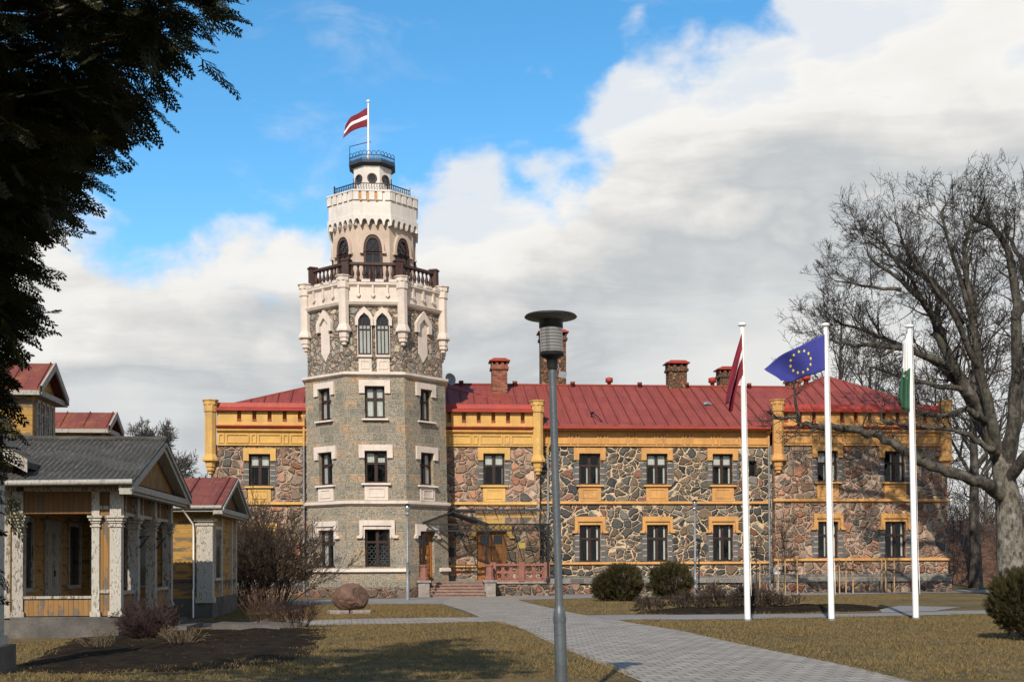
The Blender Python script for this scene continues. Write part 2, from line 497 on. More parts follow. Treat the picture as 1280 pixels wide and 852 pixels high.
# ------------------------------------------------------------------ mesh helpers
class MB:
    """collects shapes; build() links them as ONE mesh object"""
    def __init__(s, M=None):
        s.v, s.f, s.mi, s.sm = [], [], [], []
        s.M = M or Matrix()

    def add(s, vs, fs, mi=0, sm=False):
        b = len(s.v)
        M = s.M
        s.v += [tuple(M @ Vector(p)) for p in vs]
        s.f += [tuple(b + i for i in f) for f in fs]
        s.mi += [mi] * len(fs)
        s.sm += [sm] * len(fs)
        return s

    def box(s, x0, x1, y0, y1, z0, z1, mi=0):
        return s.add([(x, y, z) for z in (z0, z1) for y in (y0, y1) for x in (x0, x1)],
                     [(0, 2, 3, 1), (4, 5, 7, 6), (0, 1, 5, 4), (1, 3, 7, 5), (3, 2, 6, 7), (2, 0, 4, 6)], mi)

    def prism(s, pts, y0, y1, mi=0):
        """outline in x,z (counter-clockwise seen from the front, -y) pushed back from y0 to y1"""
        n = len(pts)
        vs = [(x, y0, z) for x, z in pts] + [(x, y1, z) for x, z in pts]
        fs = [tuple(range(n)), tuple(range(2 * n - 1, n - 1, -1))]
        fs += [(i, n + i, n + (i + 1) % n, (i + 1) % n) for i in range(n)]
        return s.add(vs, fs, mi)

    def prism_z(s, pts, z0, z1, mi=0):
        n = len(pts)
        vs = [(x, y, z0) for x, y in pts] + [(x, y, z1) for x, y in pts]
        fs = [tuple(range(n - 1, -1, -1)), tuple(range(n, 2 * n))] + [(i, (i + 1) % n, n + (i + 1) % n, n + i) for i in range(n)]
        return s.add(vs, fs, mi)

    def prism_x(s, pts, x0, x1, mi=0):
        """outline in y,z pushed from x0 to x1"""
        n = len(pts)
        vs = [(x0, y, z) for y, z in pts] + [(x1, y, z) for y, z in pts]
        fs = [tuple(range(n)), tuple(range(2 * n - 1, n - 1, -1))] + [(i, n + i, n + (i + 1) % n, (i + 1) % n) for i in range(n)]
        return s.add(vs, fs, mi)

    def quad(s, a, b, c, d, mi=0):
        return s.add([a, b, c, d], [(0, 1, 2, 3)], mi)

    def lathe(s, prof, n=12, cx=0, cy=0, ph=0.0, mi=0, sm=False, cap=True):
        vs, fs = [], []
        for r, z in prof:
            vs += [(cx + r * cos(ph + 2 * pi * k / n), cy + r * sin(ph + 2 * pi * k / n), z) for k in range(n)]
        m = len(prof)
        for j in range(m - 1):
            fs += [(j * n + k, j * n + (k + 1) % n, (j + 1) * n + (k + 1) % n, (j + 1) * n + k) for k in range(n)]
        s.add(vs, fs, mi, sm)
        if cap:
            s.add(vs[:n], [tuple(range(n - 1, -1, -1))], mi)
            s.add(vs[-n:], [tuple(range(n))], mi)
        return s

    def tube(s, path, rad, n=6, mi=0, sm=True, cap=True):
        path = [Vector(p) for p in path]
        if not hasattr(rad, '__len__'):
            rad = [rad] * len(path)
        vs, fs = [], []
        ref = None
        for i, p in enumerate(path):
            t = (path[min(i + 1, len(path) - 1)] - path[max(i - 1, 0)])
            if t.length < 1e-9:
                t = Vector((0, 0, 1))
            t.normalize()
            if ref is None:
                ref = t.orthogonal().normalized()
            ref = (ref - t * ref.dot(t))
            ref = ref.normalized() if ref.length > 1e-6 else t.orthogonal().normalized()
            b = t.cross(ref)
            for k in range(n):
                a = 2 * pi * k / n
                vs.append(tuple(p + (ref * cos(a) + b * sin(a)) * rad[i]))
        for j in range(len(path) - 1):
            fs += [(j * n + k, j * n + (k + 1) % n, (j + 1) * n + (k + 1) % n, (j + 1) * n + k) for k in range(n)]
        s.add(vs, fs, mi, sm)
        if cap and n > 2:
            s.add(vs[:n], [tuple(range(n - 1, -1, -1))], mi)
            s.add(vs[-n:], [tuple(range(n))], mi)
        return s

    def wall(s, x0, x1, z0, z1, y, holes, depth=.28, mi=0, mr=None):
        """a wall facing -y with rectangular openings (x0,x1,z0,z1) and their reveals"""
        xs = sorted({x0, x1, *[h[0] for h in holes], *[h[1] for h in holes]})
        zs = sorted({z0, z1, *[h[2] for h in holes], *[h[3] for h in holes]})
        xs = [x for x in xs if x0 <= x <= x1]
        zs = [z for z in zs if z0 <= z <= z1]
        for a, b in zip(xs, xs[1:]):
            for c, d in zip(zs, zs[1:]):
                mx, mz = (a + b) / 2, (c + d) / 2
                if any(h[0] < mx < h[1] and h[2] < mz < h[3] for h in holes):
                    continue
                s.quad((a, y, c), (b, y, c), (b, y, d), (a, y, d), mi)
        mr = mi if mr is None else mr
        for a, b, c, d in holes:
            e = y + depth
            s.quad((a, y, c), (a, y, d), (a, e, d), (a, e, c), mr)
            s.quad((b, y, d), (b, y, c), (b, e, c), (b, e, d), mr)
            s.quad((a, y, d), (b, y, d), (b, e, d), (a, e, d), mr)
            s.quad((b, y, c), (a, y, c), (a, e, c), (b, e, c), mr)
        return s

    def build(s, name, mats, parent=None, uv=True):
        if isinstance(mats, str):
            mats = [mats]
        me = bpy.data.meshes.new(name)
        me.from_pydata(s.v, [], s.f)
        for m in mats:
            me.materials.append(MATS[m])
        me.polygons.foreach_set('material_index', s.mi)
        me.polygons.foreach_set('use_smooth', s.sm)
        if uv and len(s.f):
            nl = len(me.loops)
            co = np.empty(len(s.v) * 3)
            me.vertices.foreach_get('co', co)
            co = co.reshape(-1, 3)
            nr = np.empty(len(s.f) * 3)
            me.polygons.foreach_get('normal', nr)
            nr = nr.reshape(-1, 3)
            lv = np.empty(nl, int)
            me.loops.foreach_get('vertex_index', lv)
            lt = np.empty(len(s.f), int)
            me.polygons.foreach_get('loop_total', lt)
            fn = np.repeat(nr, lt, 0)
            p = co[lv]
            h = np.hypot(fn[:, 0], fn[:, 1])
            flat = h < .12
            hh = np.where(h < 1e-6, 1, h)
            tx, ty = -fn[:, 1] / hh, fn[:, 0] / hh
            u = np.where(flat, p[:, 0], p[:, 0] * tx + p[:, 1] * ty)
            # along the slope of a roof, up a wall
            w = np.where(flat, p[:, 1], p[:, 2] / np.maximum(h, .12))
            lay = me.uv_layers.new(name='UVMap')
            lay.data.foreach_set('uv', np.stack([u, w], 1).ravel())
        o = bpy.data.objects.new(name, me)
        COL.objects.link(o)
        if parent:
            o.parent = parent
        return o


def np_mesh(name, verts, faces, mats, parent=None, mi=None):
    """a large mesh from numpy arrays (all faces with the same number of corners)"""
    me = bpy.data.meshes.new(name)
    k = faces.shape[1]
    me.vertices.add(len(verts))
    me.vertices.foreach_set('co', np.ascontiguousarray(verts, dtype=np.float32).ravel())
    me.loops.add(faces.size)
    me.loops.foreach_set('vertex_index', np.ascontiguousarray(faces, dtype=np.int32).ravel())
    me.polygons.add(len(faces))
    me.polygons.foreach_set('loop_start', np.arange(0, faces.size, k, dtype=np.int32))
    me.polygons.foreach_set('loop_total', np.full(len(faces), k, dtype=np.int32))
    me.update(calc_edges=True)
    for m in ([mats] if isinstance(mats, str) else mats):
        me.materials.append(MATS[m])
    if mi is not None:
        me.polygons.foreach_set('material_index', mi)
    o = bpy.data.objects.new(name, me)
    COL.objects.link(o)
    if parent:
        o.parent = parent
    return o


def tag(o, label=None, cat=None, group=None, kind=None):
    for k, v in (('label', label), ('category', cat), ('group', group), ('kind', kind)):
        if v:
            o[k] = v
    return o


def empty(name, loc=(0, 0, 0), rz=0.0, label=None, cat=None, group=None):
    o = bpy.data.objects.new(name, None)
    COL.objects.link(o)
    o.location = loc
    o.rotation_euler = (0, 0, rz)
    o.empty_display_size = .3
    return tag(o, label, cat, group)


def copy_tree(o, parent=None):
    c = o.copy()
    COL.objects.link(c)
    if parent:
        c.parent = parent
    for ch in list(o.children):
        copy_tree(ch, c)
    return c


T = Matrix.Translation


def RZ(a):
    return Matrix.Rotation(a, 4, 'Z')


# ------------------------------------------------------------------ the ground and the paths
def sheet(name, pts, z, m):
    b = MB()
    b.add([(x, y, z) for x, y in pts], [tuple(range(len(pts)))])
    o = b.build(name, m)
    return tag(o, kind='structure')


g = MB()
g.quad((-900, -300, 0), (900, -300, 0), (900, 1500, 0), (-900, 1500, 0))
tag(g.build('ground', 'dry_lawn'), kind='structure')


def smooth_line(pts, n=6):
    out = []
    P = [pts[0]] + list(pts) + [pts[-1]]
    for i in range(1, len(P) - 2):
        for k in range(n):
            t = k / n
            out.append(tuple(.5 * ((2 * P[i][j]) + (-P[i - 1][j] + P[i + 1][j]) * t + (2 * P[i - 1][j] - 5 * P[i][j] + 4 * P[i + 1][j] - P[i + 2][j]) * t * t
                                   + (-P[i - 1][j] + 3 * P[i][j] - 3 * P[i + 1][j] + P[i + 2][j]) * t ** 3) for j in range(2)))
    out.append(tuple(pts[-1]))
    return out


left_edge = smooth_line([(2.9, 8.0), (1.8, 16.5), (.8, 24.2), (.15, 30.0), (-.5, 32.9)])
left_edge2 = smooth_line([(-1.0, 35.7), (-1.6, 40.0), (-2.8, 46.8)])
right_edge = smooth_line([(5.9, 8.0), (5.5, 16.4), (5.3, 19.0), (4.6, 23.7), (4.0, 28.5), (3.2, 32.0), (3.0, 33.5)])
right_edge2 = smooth_line([(2.35, 36.4), (1.9, 38.5), (.3, 50.3), (.6, 53.0)])
sheet('path', left_edge + left_edge2 + [(-2.8, 56.9), (.9, 57.4), (.6, 53.0)] + right_edge2[::-1] + right_edge[::-1], .008, 'paving')
sheet('side_path', [(-8.8, 32.6), (-9.2, 30.9), (-6.6, 30.9), (-5.1, 31.4), (-2.6, 32.3), (-.5, 32.9), (-.1, 31.0), (.2, 36.6), (-1.0, 35.7), (-3.3, 35.3), (-5.6, 34.4)], .004, 'paving')
sheet('cross_path', [(2.2, 36.4), (2.9, 33.4), (6.5, 33.6), (10.9, 35.0), (14.4, 36.2), (30, 39), (30, 42.5), (14.0, 38.2), (10.8, 36.7), (7.1, 36.5)], .012, 'asphalt_road')
sheet('asphalt_patch', [(11.6, 37.2), (13.6, 38.2), (15.6, 41.2), (13.9, 42.6), (12.2, 39.4)], .016, 'asphalt_road')
sheet('road', [(-12.0, 46.2), (-8.1, 46.6), (-2.8, 46.9), (.5, 51.2), (5.8, 54.6), (13.4, 56.2), (21.9, 58.9), (40, 62.5), (70, 68), (70, 73.5),
               (40, 67.2), (24, 63.6), (13.4, 60.2), (1.0, 58.6), (-2.8, 56.5), (-5.5, 53.6), (-12, 51.5)], .004, 'asphalt_road')


def soil_bed(name, pts, h, seed, label=None):
    """a low heap of dug earth with an uneven outline"""
    rnd = random.Random(seed)
    cx = sum(p[0] for p in pts) / len(pts)
    cy = sum(p[1] for p in pts) / len(pts)
    line = smooth_line(list(pts) + [pts[0]], 9)[:-1]
    b = MB()
    rings = []
    for k, (f, z) in enumerate([(1.03, .006), (.97, .45), (.86, .8), (.7, 1.0), (.5, .9), (.28, 1.0), (.1, .9)]):
        ring = []
        for (x, y) in line:
            j = rnd.uniform(-.05, .05) if k else rnd.uniform(-.02, .05)
            zz = .006 if k == 0 else h * z * rnd.uniform(.35, 1.25)
            ring.append((cx + (x - cx) * (f + j), cy + (y - cy) * (f + j), zz))
        rings.append(ring)
    n = len(line)
    vs = [p for r_ in rings for p in r_]
    fs = [(j * n + k, j * n + (k + 1) % n, (j + 1) * n + (k + 1) % n, (j + 1) * n + k) for j in range(len(rings) - 1) for k in range(n)]
    fs.append(tuple((len(rings) - 1) * n + k for k in range(n)))
    b.add(vs, fs)
    o = b.build(name, 'soil')
    return tag(o, kind='structure')


plain('jamb_granite', (.105, .105, .10), .9, .45, 2.2, bump=.5)
soil_bed('soil_bed', [(-9.6, 26.3), (-9.1, 29.0), (-7.0, 29.9), (-4.9, 29.6), (-4.3, 26.0), (-3.9, 20.4), (-5.8, 18.7), (-7.6, 18.9), (-8.6, 22.0)], .07, 3)
soil_bed('soil_strip', [(4.0, 37.4), (6.0, 37.0), (9.0, 37.7), (11.8, 39.0), (12.6, 41.5), (12.0, 43.6), (9.0, 42.0), (5.4, 40.6)], .10, 4)

# ------------------------------------------------------------------ the castle
CA = R(5)
castle = empty('castle', (-6.727, 58.5, 0), CA, 'long red stone manor house with a white topped tower behind the lawn', 'building')
ROOM = 2.2


def gothic(x0, x1, z0, z1, zs, n=8):
    """pointed arch outline: sill z0, spring zs, point z1; counter-clockwise from the front"""
    xm = (x0 + x1) / 2
    w = xm - x0
    h = z1 - zs
    pts = [(x0, z0), (x1, z0)]
    for k in range(n + 1):
        t = k / n
        pts.append((xm + w * cos(t * pi / 2) ** .85, zs + h * sin(t * pi / 2)))
    for k in range(n - 1, -1, -1):
        t = k / n
        pts.append((xm - w * cos(t * pi / 2) ** .85, zs + h * sin(t * pi / 2)))
    out = []
    for p in pts:
        if not out or hypot(p[0] - out[-1][0], p[1] - out[-1][1]) > 1e-4:
            out.append(p)
    return out


def frame_ring(b, outer, inner, y0, y1, mi=0):
    n = len(outer)
    vs = [(x, y0, z) for x, z in outer] + [(x, y0, z) for x, z in inner] + [(x, y1, z) for x, z in outer] + [(x, y1, z) for x, z in inner]
    fs = []
    for i in range(n):
        j = (i + 1) % n
        fs += [(i, j, n + j, n + i), (2 * n + i, i + 0, 0 + j, 2 * n + j)[::-1], (n + i, n + j, 3 * n + j, 3 * n + i)]
    b.add(vs, fs, mi)


def window(M, y, x0, x1, z0, z1, parent, trim, top='ear', apron=None, curtains=(), transom=.62, sill=True, label=None, mull=True, jamb=True):
    """a timber window set back in its opening, with surround, sill and apron as sub-parts"""
    f = MB(M)
    ry = y + .17
    fw = .075
    f.box(x0, x0 + fw, ry, ry + .07, z0, z1)
    f.box(x1 - fw, x1, ry, ry + .07, z0, z1)
    f.box(x0 + fw, x1 - fw, ry, ry + .07, z0, z0 + fw)
    f.box(x0 + fw, x1 - fw, ry, ry + .07, z1 - fw, z1)
    xm = (x0 + x1) / 2
    zt = z0 + (z1 - z0) * transom
    if mull:
        f.box(xm - .05, xm + .05, ry - .015, ry + .06, z0 + fw, z1 - fw)
        f.box(x0 + fw, xm - .05, ry - .012, ry + .055, zt - .05, zt + .05)
        f.box(xm + .05, x1 - fw, ry - .012, ry + .055, zt - .05, zt + .05)
        for a, b_ in ((x0 + fw, xm - .05), (xm + .05, x1 - fw)):
            for c, d in ((z0 + fw, zt - .05), (zt + .05, z1 - fw)):
                f.box(a, a + .03, ry + .012, ry + .045, c, d)
                f.box(b_ - .03, b_, ry + .012, ry + .045, c, d)
    o = f.build('window', 'window_wood', parent)
    if label:
        o['label'] = label
    p = MB(M)
    p.quad((x0 + fw, ry + .05, z0 + fw), (x1 - fw, ry + .05, z0 + fw), (x1 - fw, ry + .05, z1 - fw), (x0 + fw, ry + .05, z1 - fw))
    p.build('pane', 'window_glass', o)
    c = MB(M)
    w = x1 - x0
    for (a, b_, lo, hi) in curtains:
        n = max(2, int((b_ - a) * w / .05))
        zz0, zz1 = z0 + lo * (z1 - z0), z0 + hi * (z1 - z0)
        for k in range(n):
            xa, xb = x0 + w * (a + (b_ - a) * k / n), x0 + w * (a + (b_ - a) * (k + 1) / n)
            ya, yb = (ry + .075 + (.02 if k % 2 else 0)), (ry + .075 + (0 if k % 2 else .02))
            c.quad((xa, ya, zz0), (xb, yb, zz0), (xb, yb, zz1), (xa, ya, zz1))
    if c.f:
        c.build('curtain', 'curtain_cloth', o)
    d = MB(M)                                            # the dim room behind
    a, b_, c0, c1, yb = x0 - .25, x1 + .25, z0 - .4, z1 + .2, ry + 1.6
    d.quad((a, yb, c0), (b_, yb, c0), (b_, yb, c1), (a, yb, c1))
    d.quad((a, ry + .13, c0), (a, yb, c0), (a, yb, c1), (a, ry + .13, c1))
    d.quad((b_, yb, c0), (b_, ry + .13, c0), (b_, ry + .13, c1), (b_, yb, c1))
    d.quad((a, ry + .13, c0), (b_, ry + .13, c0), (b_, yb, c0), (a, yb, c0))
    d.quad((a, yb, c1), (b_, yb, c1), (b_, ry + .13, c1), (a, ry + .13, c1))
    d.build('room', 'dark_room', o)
    l = MB(M)
    if top == 'ear':
        e = .27
        l.prism([(x0 - e, z1 - .32), (x0 - .0, z1 - .32), (x0, z1 + .02), (x1, z1 + .02), (x1, z1 - .32), (x1 + e, z1 - .32), (x1 + e, z1 + .3), (x0 - e, z1 + .3)], y - .09, y + .0)
    elif top == 'hood':
        e = .24
        l.prism([(x0 - e - .14, z1 - .42), (x0 - e + .1, z1 - .42), (x0 - e + .16, z1 - .30), (x0 - e + .16, z1 + .17), (x1 + e - .16, z1 + .17), (x1 + e - .16, z1 - .30),
                 (x1 + e - .1, z1 - .42), (x1 + e + .14, z1 - .42), (x1 + e + .14, z1 - .34), (x1 + e, z1 - .26), (x1 + e, z1 + .42), (x0 - e, z1 + .42), (x0 - e, z1 - .26), (x0 - e - .14, z1 - .34)], y - .13, y)
        l.prism([(x0 - .08, z1 - .42), (x0, z1 - .42), (x0, z1), (x1, z1), (x1, z1 - .42), (x1 + .08, z1 - .42), (x1 + .08, z1 + .17), (x0 - .08, z1 + .17)], y - .05, y)
    if l.f:
        l.build('lintel', trim, o)
    if jamb:
        rj = random.Random(int(x0 * 100) + int(z0 * 10))
        for sx in (-1, 1):
            q = MB(M)
            z = z0 + .02
            while z < z1 - .45:
                h_ = rj.uniform(.20, .27)
                w_ = rj.uniform(.24, .36)
                xa = x0 - w_ if sx < 0 else x1
                q.prism([(xa + rj.uniform(0, .02), z), (xa + w_ - .0, z), (xa + w_, z + h_), (xa + rj.uniform(0, .02), z + h_)], y - rj.uniform(.012, .02), y + .01)
                z += h_ + .045
            q.box(*((x0 - .22, x0) if sx < 0 else (x1, x1 + .22)), y - .006, y + .01, z0 + .02, z - .05, 1)
            q.build('jamb', ['jamb_granite', 'beige_plaster'], o)
    if sill:
        s = MB(M)
        s.prism_x([(y - .17, z0 - .10), (y + .17, z0 - .10), (y + .17, z0 + .02), (y - .15, z0 - .03)], x0 - .16, x1 + .16)
        s.build('sill', trim, o)
    if apron:
        s = MB(M)
        zb, zt2 = apron, z0 - .102
        s.box(x0 - .03, x1 + .03, y - .06, y, zb, zt2)
        ins = .17
        frame_ring(s, [(x0 + ins - .03, zb + .14), (x1 - ins + .03, zb + .14), (x1 - ins + .03, zt2 - .12), (x0 + ins - .03, zt2 - .12)],
                   [(x0 + ins + .02, zb + .19), (x1 - ins - .02, zb + .19), (x1 - ins - .02, zt2 - .17), (x0 + ins + .02, zt2 - .17)], y - .09, y - .06)
        s.build('apron', trim, o)
    return o


I4 = Matrix()
TOPC = ((.08, .47, .66, .98), (.53, .92, .66, .98))       # half curtains behind the upper panes
STRIP = ((.37, .455, .05, .95), (.83, .93, .05, .95))      # pale inner sashes seen edge on
STRIP2 = ((.37, .455, .04, .6), (.83, .93, .04, .6))

# openings, in metres along the front from the tower's middle
LW = [(-6.18, -5.14, 5.40, 6.95), (5.33, 6.40, 5.46, 7.02)]
LWG = [(-6.22, -5.06, 1.50, 3.20)]
MWX = [(10.22, 11.30), (13.68, 14.76), (17.10, 18.16)]
RWX = [(22.44, 23.50), (25.97, 27.08)]
dz_mid, dz_right = .06, .13


def wing(x0, x1, y, dz, holes, rubble_mat, back, zt):
    b = MB()
    b.wall(x0, x1, -.3, zt, y, holes)
    b.quad((x0, back, -.3), (x0, y, -.3), (x0, y, zt), (x0, back, zt))
    b.quad((x1, y, -.3), (x1, back, -.3), (x1, back, zt), (x1, y, zt))
    b.quad((x1, back, -.3), (x0, back, -.3), (x0, back, zt), (x1, back, zt))
    return b.build('wall', rubble_mat, castle)


DOOR = (5.00, 6.47, .72, 3.22)
lw_holes = LW + LWG + [DOOR]
wing(-8.0, 8.15, 0, 0, lw_holes, 'red_rubble', 14, 7.42)['label'] = 'reddish boulder wall behind the tower'
mw_holes = [(a, b, 5.46 + dz_mid, 7.02 + dz_mid) for a, b in MWX] + [(a, b, 1.55 + dz_mid, 3.42 + dz_mid) for a, b in MWX] + [(19.0, 19.42, 5.95, 6.75)]
wing(8.15, 20.2, .5, dz_mid, mw_holes, 'dark_rubble', 13, 7.50)['label'] = 'dark boulder wall of the long middle range'
rw_holes = [(a, b, 5.52 + dz_right, 7.08 + dz_right) for a, b in RWX] + [(a, b, 1.62 + dz_right, 3.48 + dz_right) for a, b in RWX]
wing(20.2, 29.32, 0, dz_right, rw_holes, 'red_rubble', 14, 7.55)['label'] = 'reddish boulder wall of the right wing'

for i, (a, b, c, d) in enumerate(LW):
    window(I4, 0, a, b, c, d, castle, 'yellow_plaster', 'ear', 4.62, TOPC + ((.88, .94, .05, .6),))
for (a, b, c, d) in LWG:
    window(I4, 0, a, b, c, d, castle, 'yellow_plaster', 'hood', None, STRIP2, sill=False)
for i, (a, b) in enumerate(MWX):
    window(I4, .5, a, b, 5.46 + dz_mid, 7.02 + dz_mid, castle, 'orange_plaster', 'ear', 4.68, (TOPC if i else ()) + STRIP2)
    window(I4, .5, a, b, 1.55 + dz_mid, 3.42 + dz_mid, castle, 'orange_plaster', 'hood', None, STRIP, .63, sill=False)
for i, (a, b) in enumerate(RWX):
    window(I4, 0, a, b, 5.52 + dz_right, 7.08 + dz_right, castle, 'orange_plaster', 'ear', 4.78, STRIP + ((TOPC[0],) if i == 0 else ()))
    window(I4, 0, a, b, 1.62 + dz_right, 3.48 + dz_right, castle, 'orange_plaster', 'hood', None, STRIP, .63, sill=False)
window(I4, .5, 19.0, 19.42, 5.95, 6.75, castle, 'orange_plaster', 'none', None, (), mull=False, sill=False, jamb=False)


def band(name, pieces, m):
    """horizontal mouldings: (x0,x1,y,z0,z1,out)"""
    b = MB()
    for x0, x1, y, z0, z1, out in pieces:
        b.prism_x([(y - out, z0 + .05), (y, z0), (y, z1), (y - out * .8, z1 - .02)], x0, x1)
    return b.build(name, m, castle)


band('string_course', [(-8.06, 8.0, 0, 4.44, 4.62, .13)], 'yellow_plaster')
band('string_course', [(8.2, 20.0, .5, 4.5, 4.68, .13)], 'orange_plaster')
band('string_course', [(20.1, 29.4, 0, 4.6, 4.78, .13)], 'orange_plaster')
band('sill_course', [(-8.06, 4.95, 0, 1.34, 1.5, .12), (6.52, 8.0, 0, 1.34, 1.5, .12)], 'yellow_plaster')
band('sill_course', [(8.2, 20.0, .5, 1.44, 1.6, .12)], 'orange_plaster')
band('sill_course', [(20.1, 29.4, 0, 1.57, 1.74, .12)], 'orange_plaster')

# plinths: a course of grey blocks over rough stone, with cellar openings
def plinth(x0, x1, y, dz, holes):
    b = MB()
    hs = [(h0, h1, -.02, .52 + dz) for h0, h1 in holes]
    b.wall(x0, x1, -.3, .52 + dz, y - .10, hs, .35)
    for h in hs:
        b.quad((h[0], y + .2, h[2]), (h[1], y + .2, h[2]), (h[1], y + .2, h[3]), (h[0], y + .2, h[3]), 2)
    b.box(x0, x1, y - .13, y + .0, .522 + dz, .90 + dz, 1)
    return b.build('plinth', ['plinth_stone', 'grey_course', 'dark_room'], castle)


plinth(-8.1, 4.9, 0, -.05, [(-5.9, -5.2)])
plinth(8.2, 20.05, .5, 0, [(10.2, 11.2), (13.6, 14.5), (16.3, 16.8), (17.2, 18.6)])
plinth(20.1, 29.45, 0, .03, [(22.6, 23.4), (25.9, 27.3)])


# friezes under the eaves with raised panel outlines
def frieze(x0, x1, y, z0, z1, m, step=1.5):
    b = MB()
    b.box(x0, x1, y - .06, y, z0, z1)
    b.box(x0, x1, y - .10, y - .06, z0, z0 + .07)
    b.prism_x([(y - .20, z1 - .11), (y - .06, z1 - .20), (y - .06, z1), (y - .22, z1 - .02)], x0, x1)
    n = int((x1 - x0) / step)
    st = (x1 - x0) / n
    for k in range(n):
        a = x0 + k * st
        for (p, q) in ((a + .06, a + .34), (a + .42, a + st - .02)):
            frame_ring(b, [(p, z0 + .11), (q, z0 + .11), (q, z1 - .25), (p, z1 - .25)], [(p + .06, z0 + .17), (q - .06, z0 + .17), (q - .06, z1 - .31), (p + .06, z1 - .31)], y - .115, y - .06)
    return b.build('frieze', m, castle)


frieze(-7.7, 7.85, 0, 7.38, 8.20, 'yellow_plaster')
frieze(8.3, 20.0, .5, 7.46, 8.42, 'orange_plaster', 1.35)
frieze(20.4, 29.0, 0, 7.50, 8.32, 'orange_plaster')


def parapet(x0, x1, z, m, first):
    b = MB()
    b.box(x0, x1, .0, .4, z, z + .36)
    b.box(x0, x1, .30, .4, z + .36, z + .82)
    b.prism_x([(-.22, z + .0), (0, z - .12), (0, z + .08), (-.24, z + .06)], x0, x1, 1)
    x = first
    prev = x0
    while x < x1 - .1:
        b.box(prev, x, .0, .298, z + .362, z + .80)
        b.box(x, x + .20, -.03, .14, z + .30, z + .40, 1)
        prev = x + .20
        x += .735
    b.box(prev, x1, .0, .298, z + .362, z + .80)
    b.box(x0, x1, -.02, -.0, z + .10, z + .20)
    b.build('parapet', [m, 'red_coping'], castle)
    c = MB()
    c.prism_x([(-.22, z + .80), (.55, z + .80), (.55, z + 1.22), (.10, z + 1.22), (.02, z + 1.0), (-.22, z + .92)], x0 - .06, x1 + .06)
    c.build('coping', 'red_coping', castle)


parapet(-7.72, 7.86, 8.28, 'yellow_plaster', -6.75)
parapet(20.45, 29.0, 8.40, 'orange_plaster', 20.72)


def corner_turret(x, y, z0, z1, r, m, M=None, parent=castle):
    """corbelled octagonal corner shaft with a notched head"""
    b = MB(M)
    h = z1 - z0
    b.lathe([(.04, z0), (.12, z0 + .05), (.12, z0 + .16), (.20, z0 + .20), (.20, z0 + .34), (.24, z0 + .38), (.26, z0 + .62), (r + .12, z0 + .66), (r + .12, z0 + .74), (r + .0, z0 + 1.0),
             (r, z1 - .62), (r + .05, z1 - .58), (r + .05, z1 - .30)], 8, x, y, pi / 8)
    b.lathe([(r + .05, z1 - .298), (r + .05, z1 - .25), (r - .10, z1 - .25)], 8, x, y, pi / 8)
    for k in range(8):
        a = k * pi / 4 + pi / 8
        ca, sa = cos(a), sin(a)
        pts = []
        for rr, dd in ((r - .10, -.12), (r + .05, -.14), (r + .05, .14), (r - .10, .12)):
            pts.append((x + rr * ca - dd * sa, y + rr * sa + dd * ca))
        b.prism_z(pts, z1 - .25, z1 - .05)
        pts = []
        for rr, dd in ((r - .10, -.13), (r + .09, -.16), (r + .09, .16), (r - .10, .13)):
            pts.append((x + rr * ca - dd * sa, y + rr * sa + dd * ca))
        b.prism_z(pts, z1 - .05, z1)
    return b.build('corner_turret', m, parent)


corner_turret(-8.02, -.05, 5.95, 9.60, .28, 'yellow_plaster')
corner_turret(8.07, -.05, 5.95, 9.68, .27, 'yellow_plaster')
corner_turret(20.38, -.05, 6.05, 9.82, .28, 'orange_plaster')
corner_turret(29.22, -.05, 6.05, 9.82, .30, 'orange_plaster')

# ---- roofs
roof = MB()


def slope(b, quad, rib=.62, horiz=True):
    """a sheet-metal slope with standing seams; quad = eave left, eave right, top right, top left (or a triangle)"""
    P = [Vector(p) for p in quad]
    n = (P[1] - P[0]).cross(P[-1] - P[0]).normalized()
    b.add([tuple(p) for p in P], [tuple(range(len(P)))])
    ex = (P[1] - P[0]).normalized()
    up = n.cross(ex).normalized()
    W = (P[1] - P[0]).length

    def top_at(s):
        # height of the slope's upper edge above the eave at distance s
        best = 0
        pts = [((p - P[0]).dot(ex), (p - P[0]).dot(up)) for p in P]
        for (a, b_) in zip(pts, pts[1:] + pts[:1]):
            if abs(a[0] - b_[0]) > 1e-6 and min(a[0], b_[0]) - 1e-6 <= s <= max(a[0], b_[0]) + 1e-6:
                t = (s - a[0]) / (b_[0] - a[0])
                best = max(best, a[1] + t * (b_[1] - a[1]))
        return best
    s = rib * .5
    while s < W:
        h = top_at(s)
        if h > .3:
            o = P[0] + ex * s + n * .001
            q = o + up * (h - .03)
            a, c = ex * .02, n * .045
            b.add([tuple(o - a), tuple(o + a), tuple(o + a + c), tuple(o - a + c), tuple(q - a), tuple(q + a), tuple(q + a + c), tuple(q - a + c)],
                  [(0, 1, 5, 4)[::-1], (1, 2, 6, 5)[::-1], (2, 3, 7, 6)[::-1], (3, 0, 4, 7)[::-1], (0, 3, 2, 1)[::-1]], 1)
        s += rib


RZT = 11.35
slope(roof, [(7.0, .02, 8.46), (20.6, .02, 8.46), (24.6, 6.0, RZT), (2.0, 6.0, RZT)])
roof.quad((24, 13.2, 8.4), (0, 13.2, 8.4), (0, 6.02, RZT), (24, 6.02, RZT))
# sheet edge above the gutter
roof.box(8.3, 20.0, -.06, .16, 8.38, 8.455)
# left hip
AP, AQ = (.1, 5.2, 11.95), (.1, 8.6, 11.95)
zl = 9.30
slope(roof, [(-7.9, .5, zl), (8.0, .5, zl), AP], .66)
slope(roof, [(8.0, .5, zl), (8.0, 13.6, zl), AQ, AP], .66)
slope(roof, [(-7.9, 13.6, zl), (-7.9, .5, zl), AP, AQ], .66)
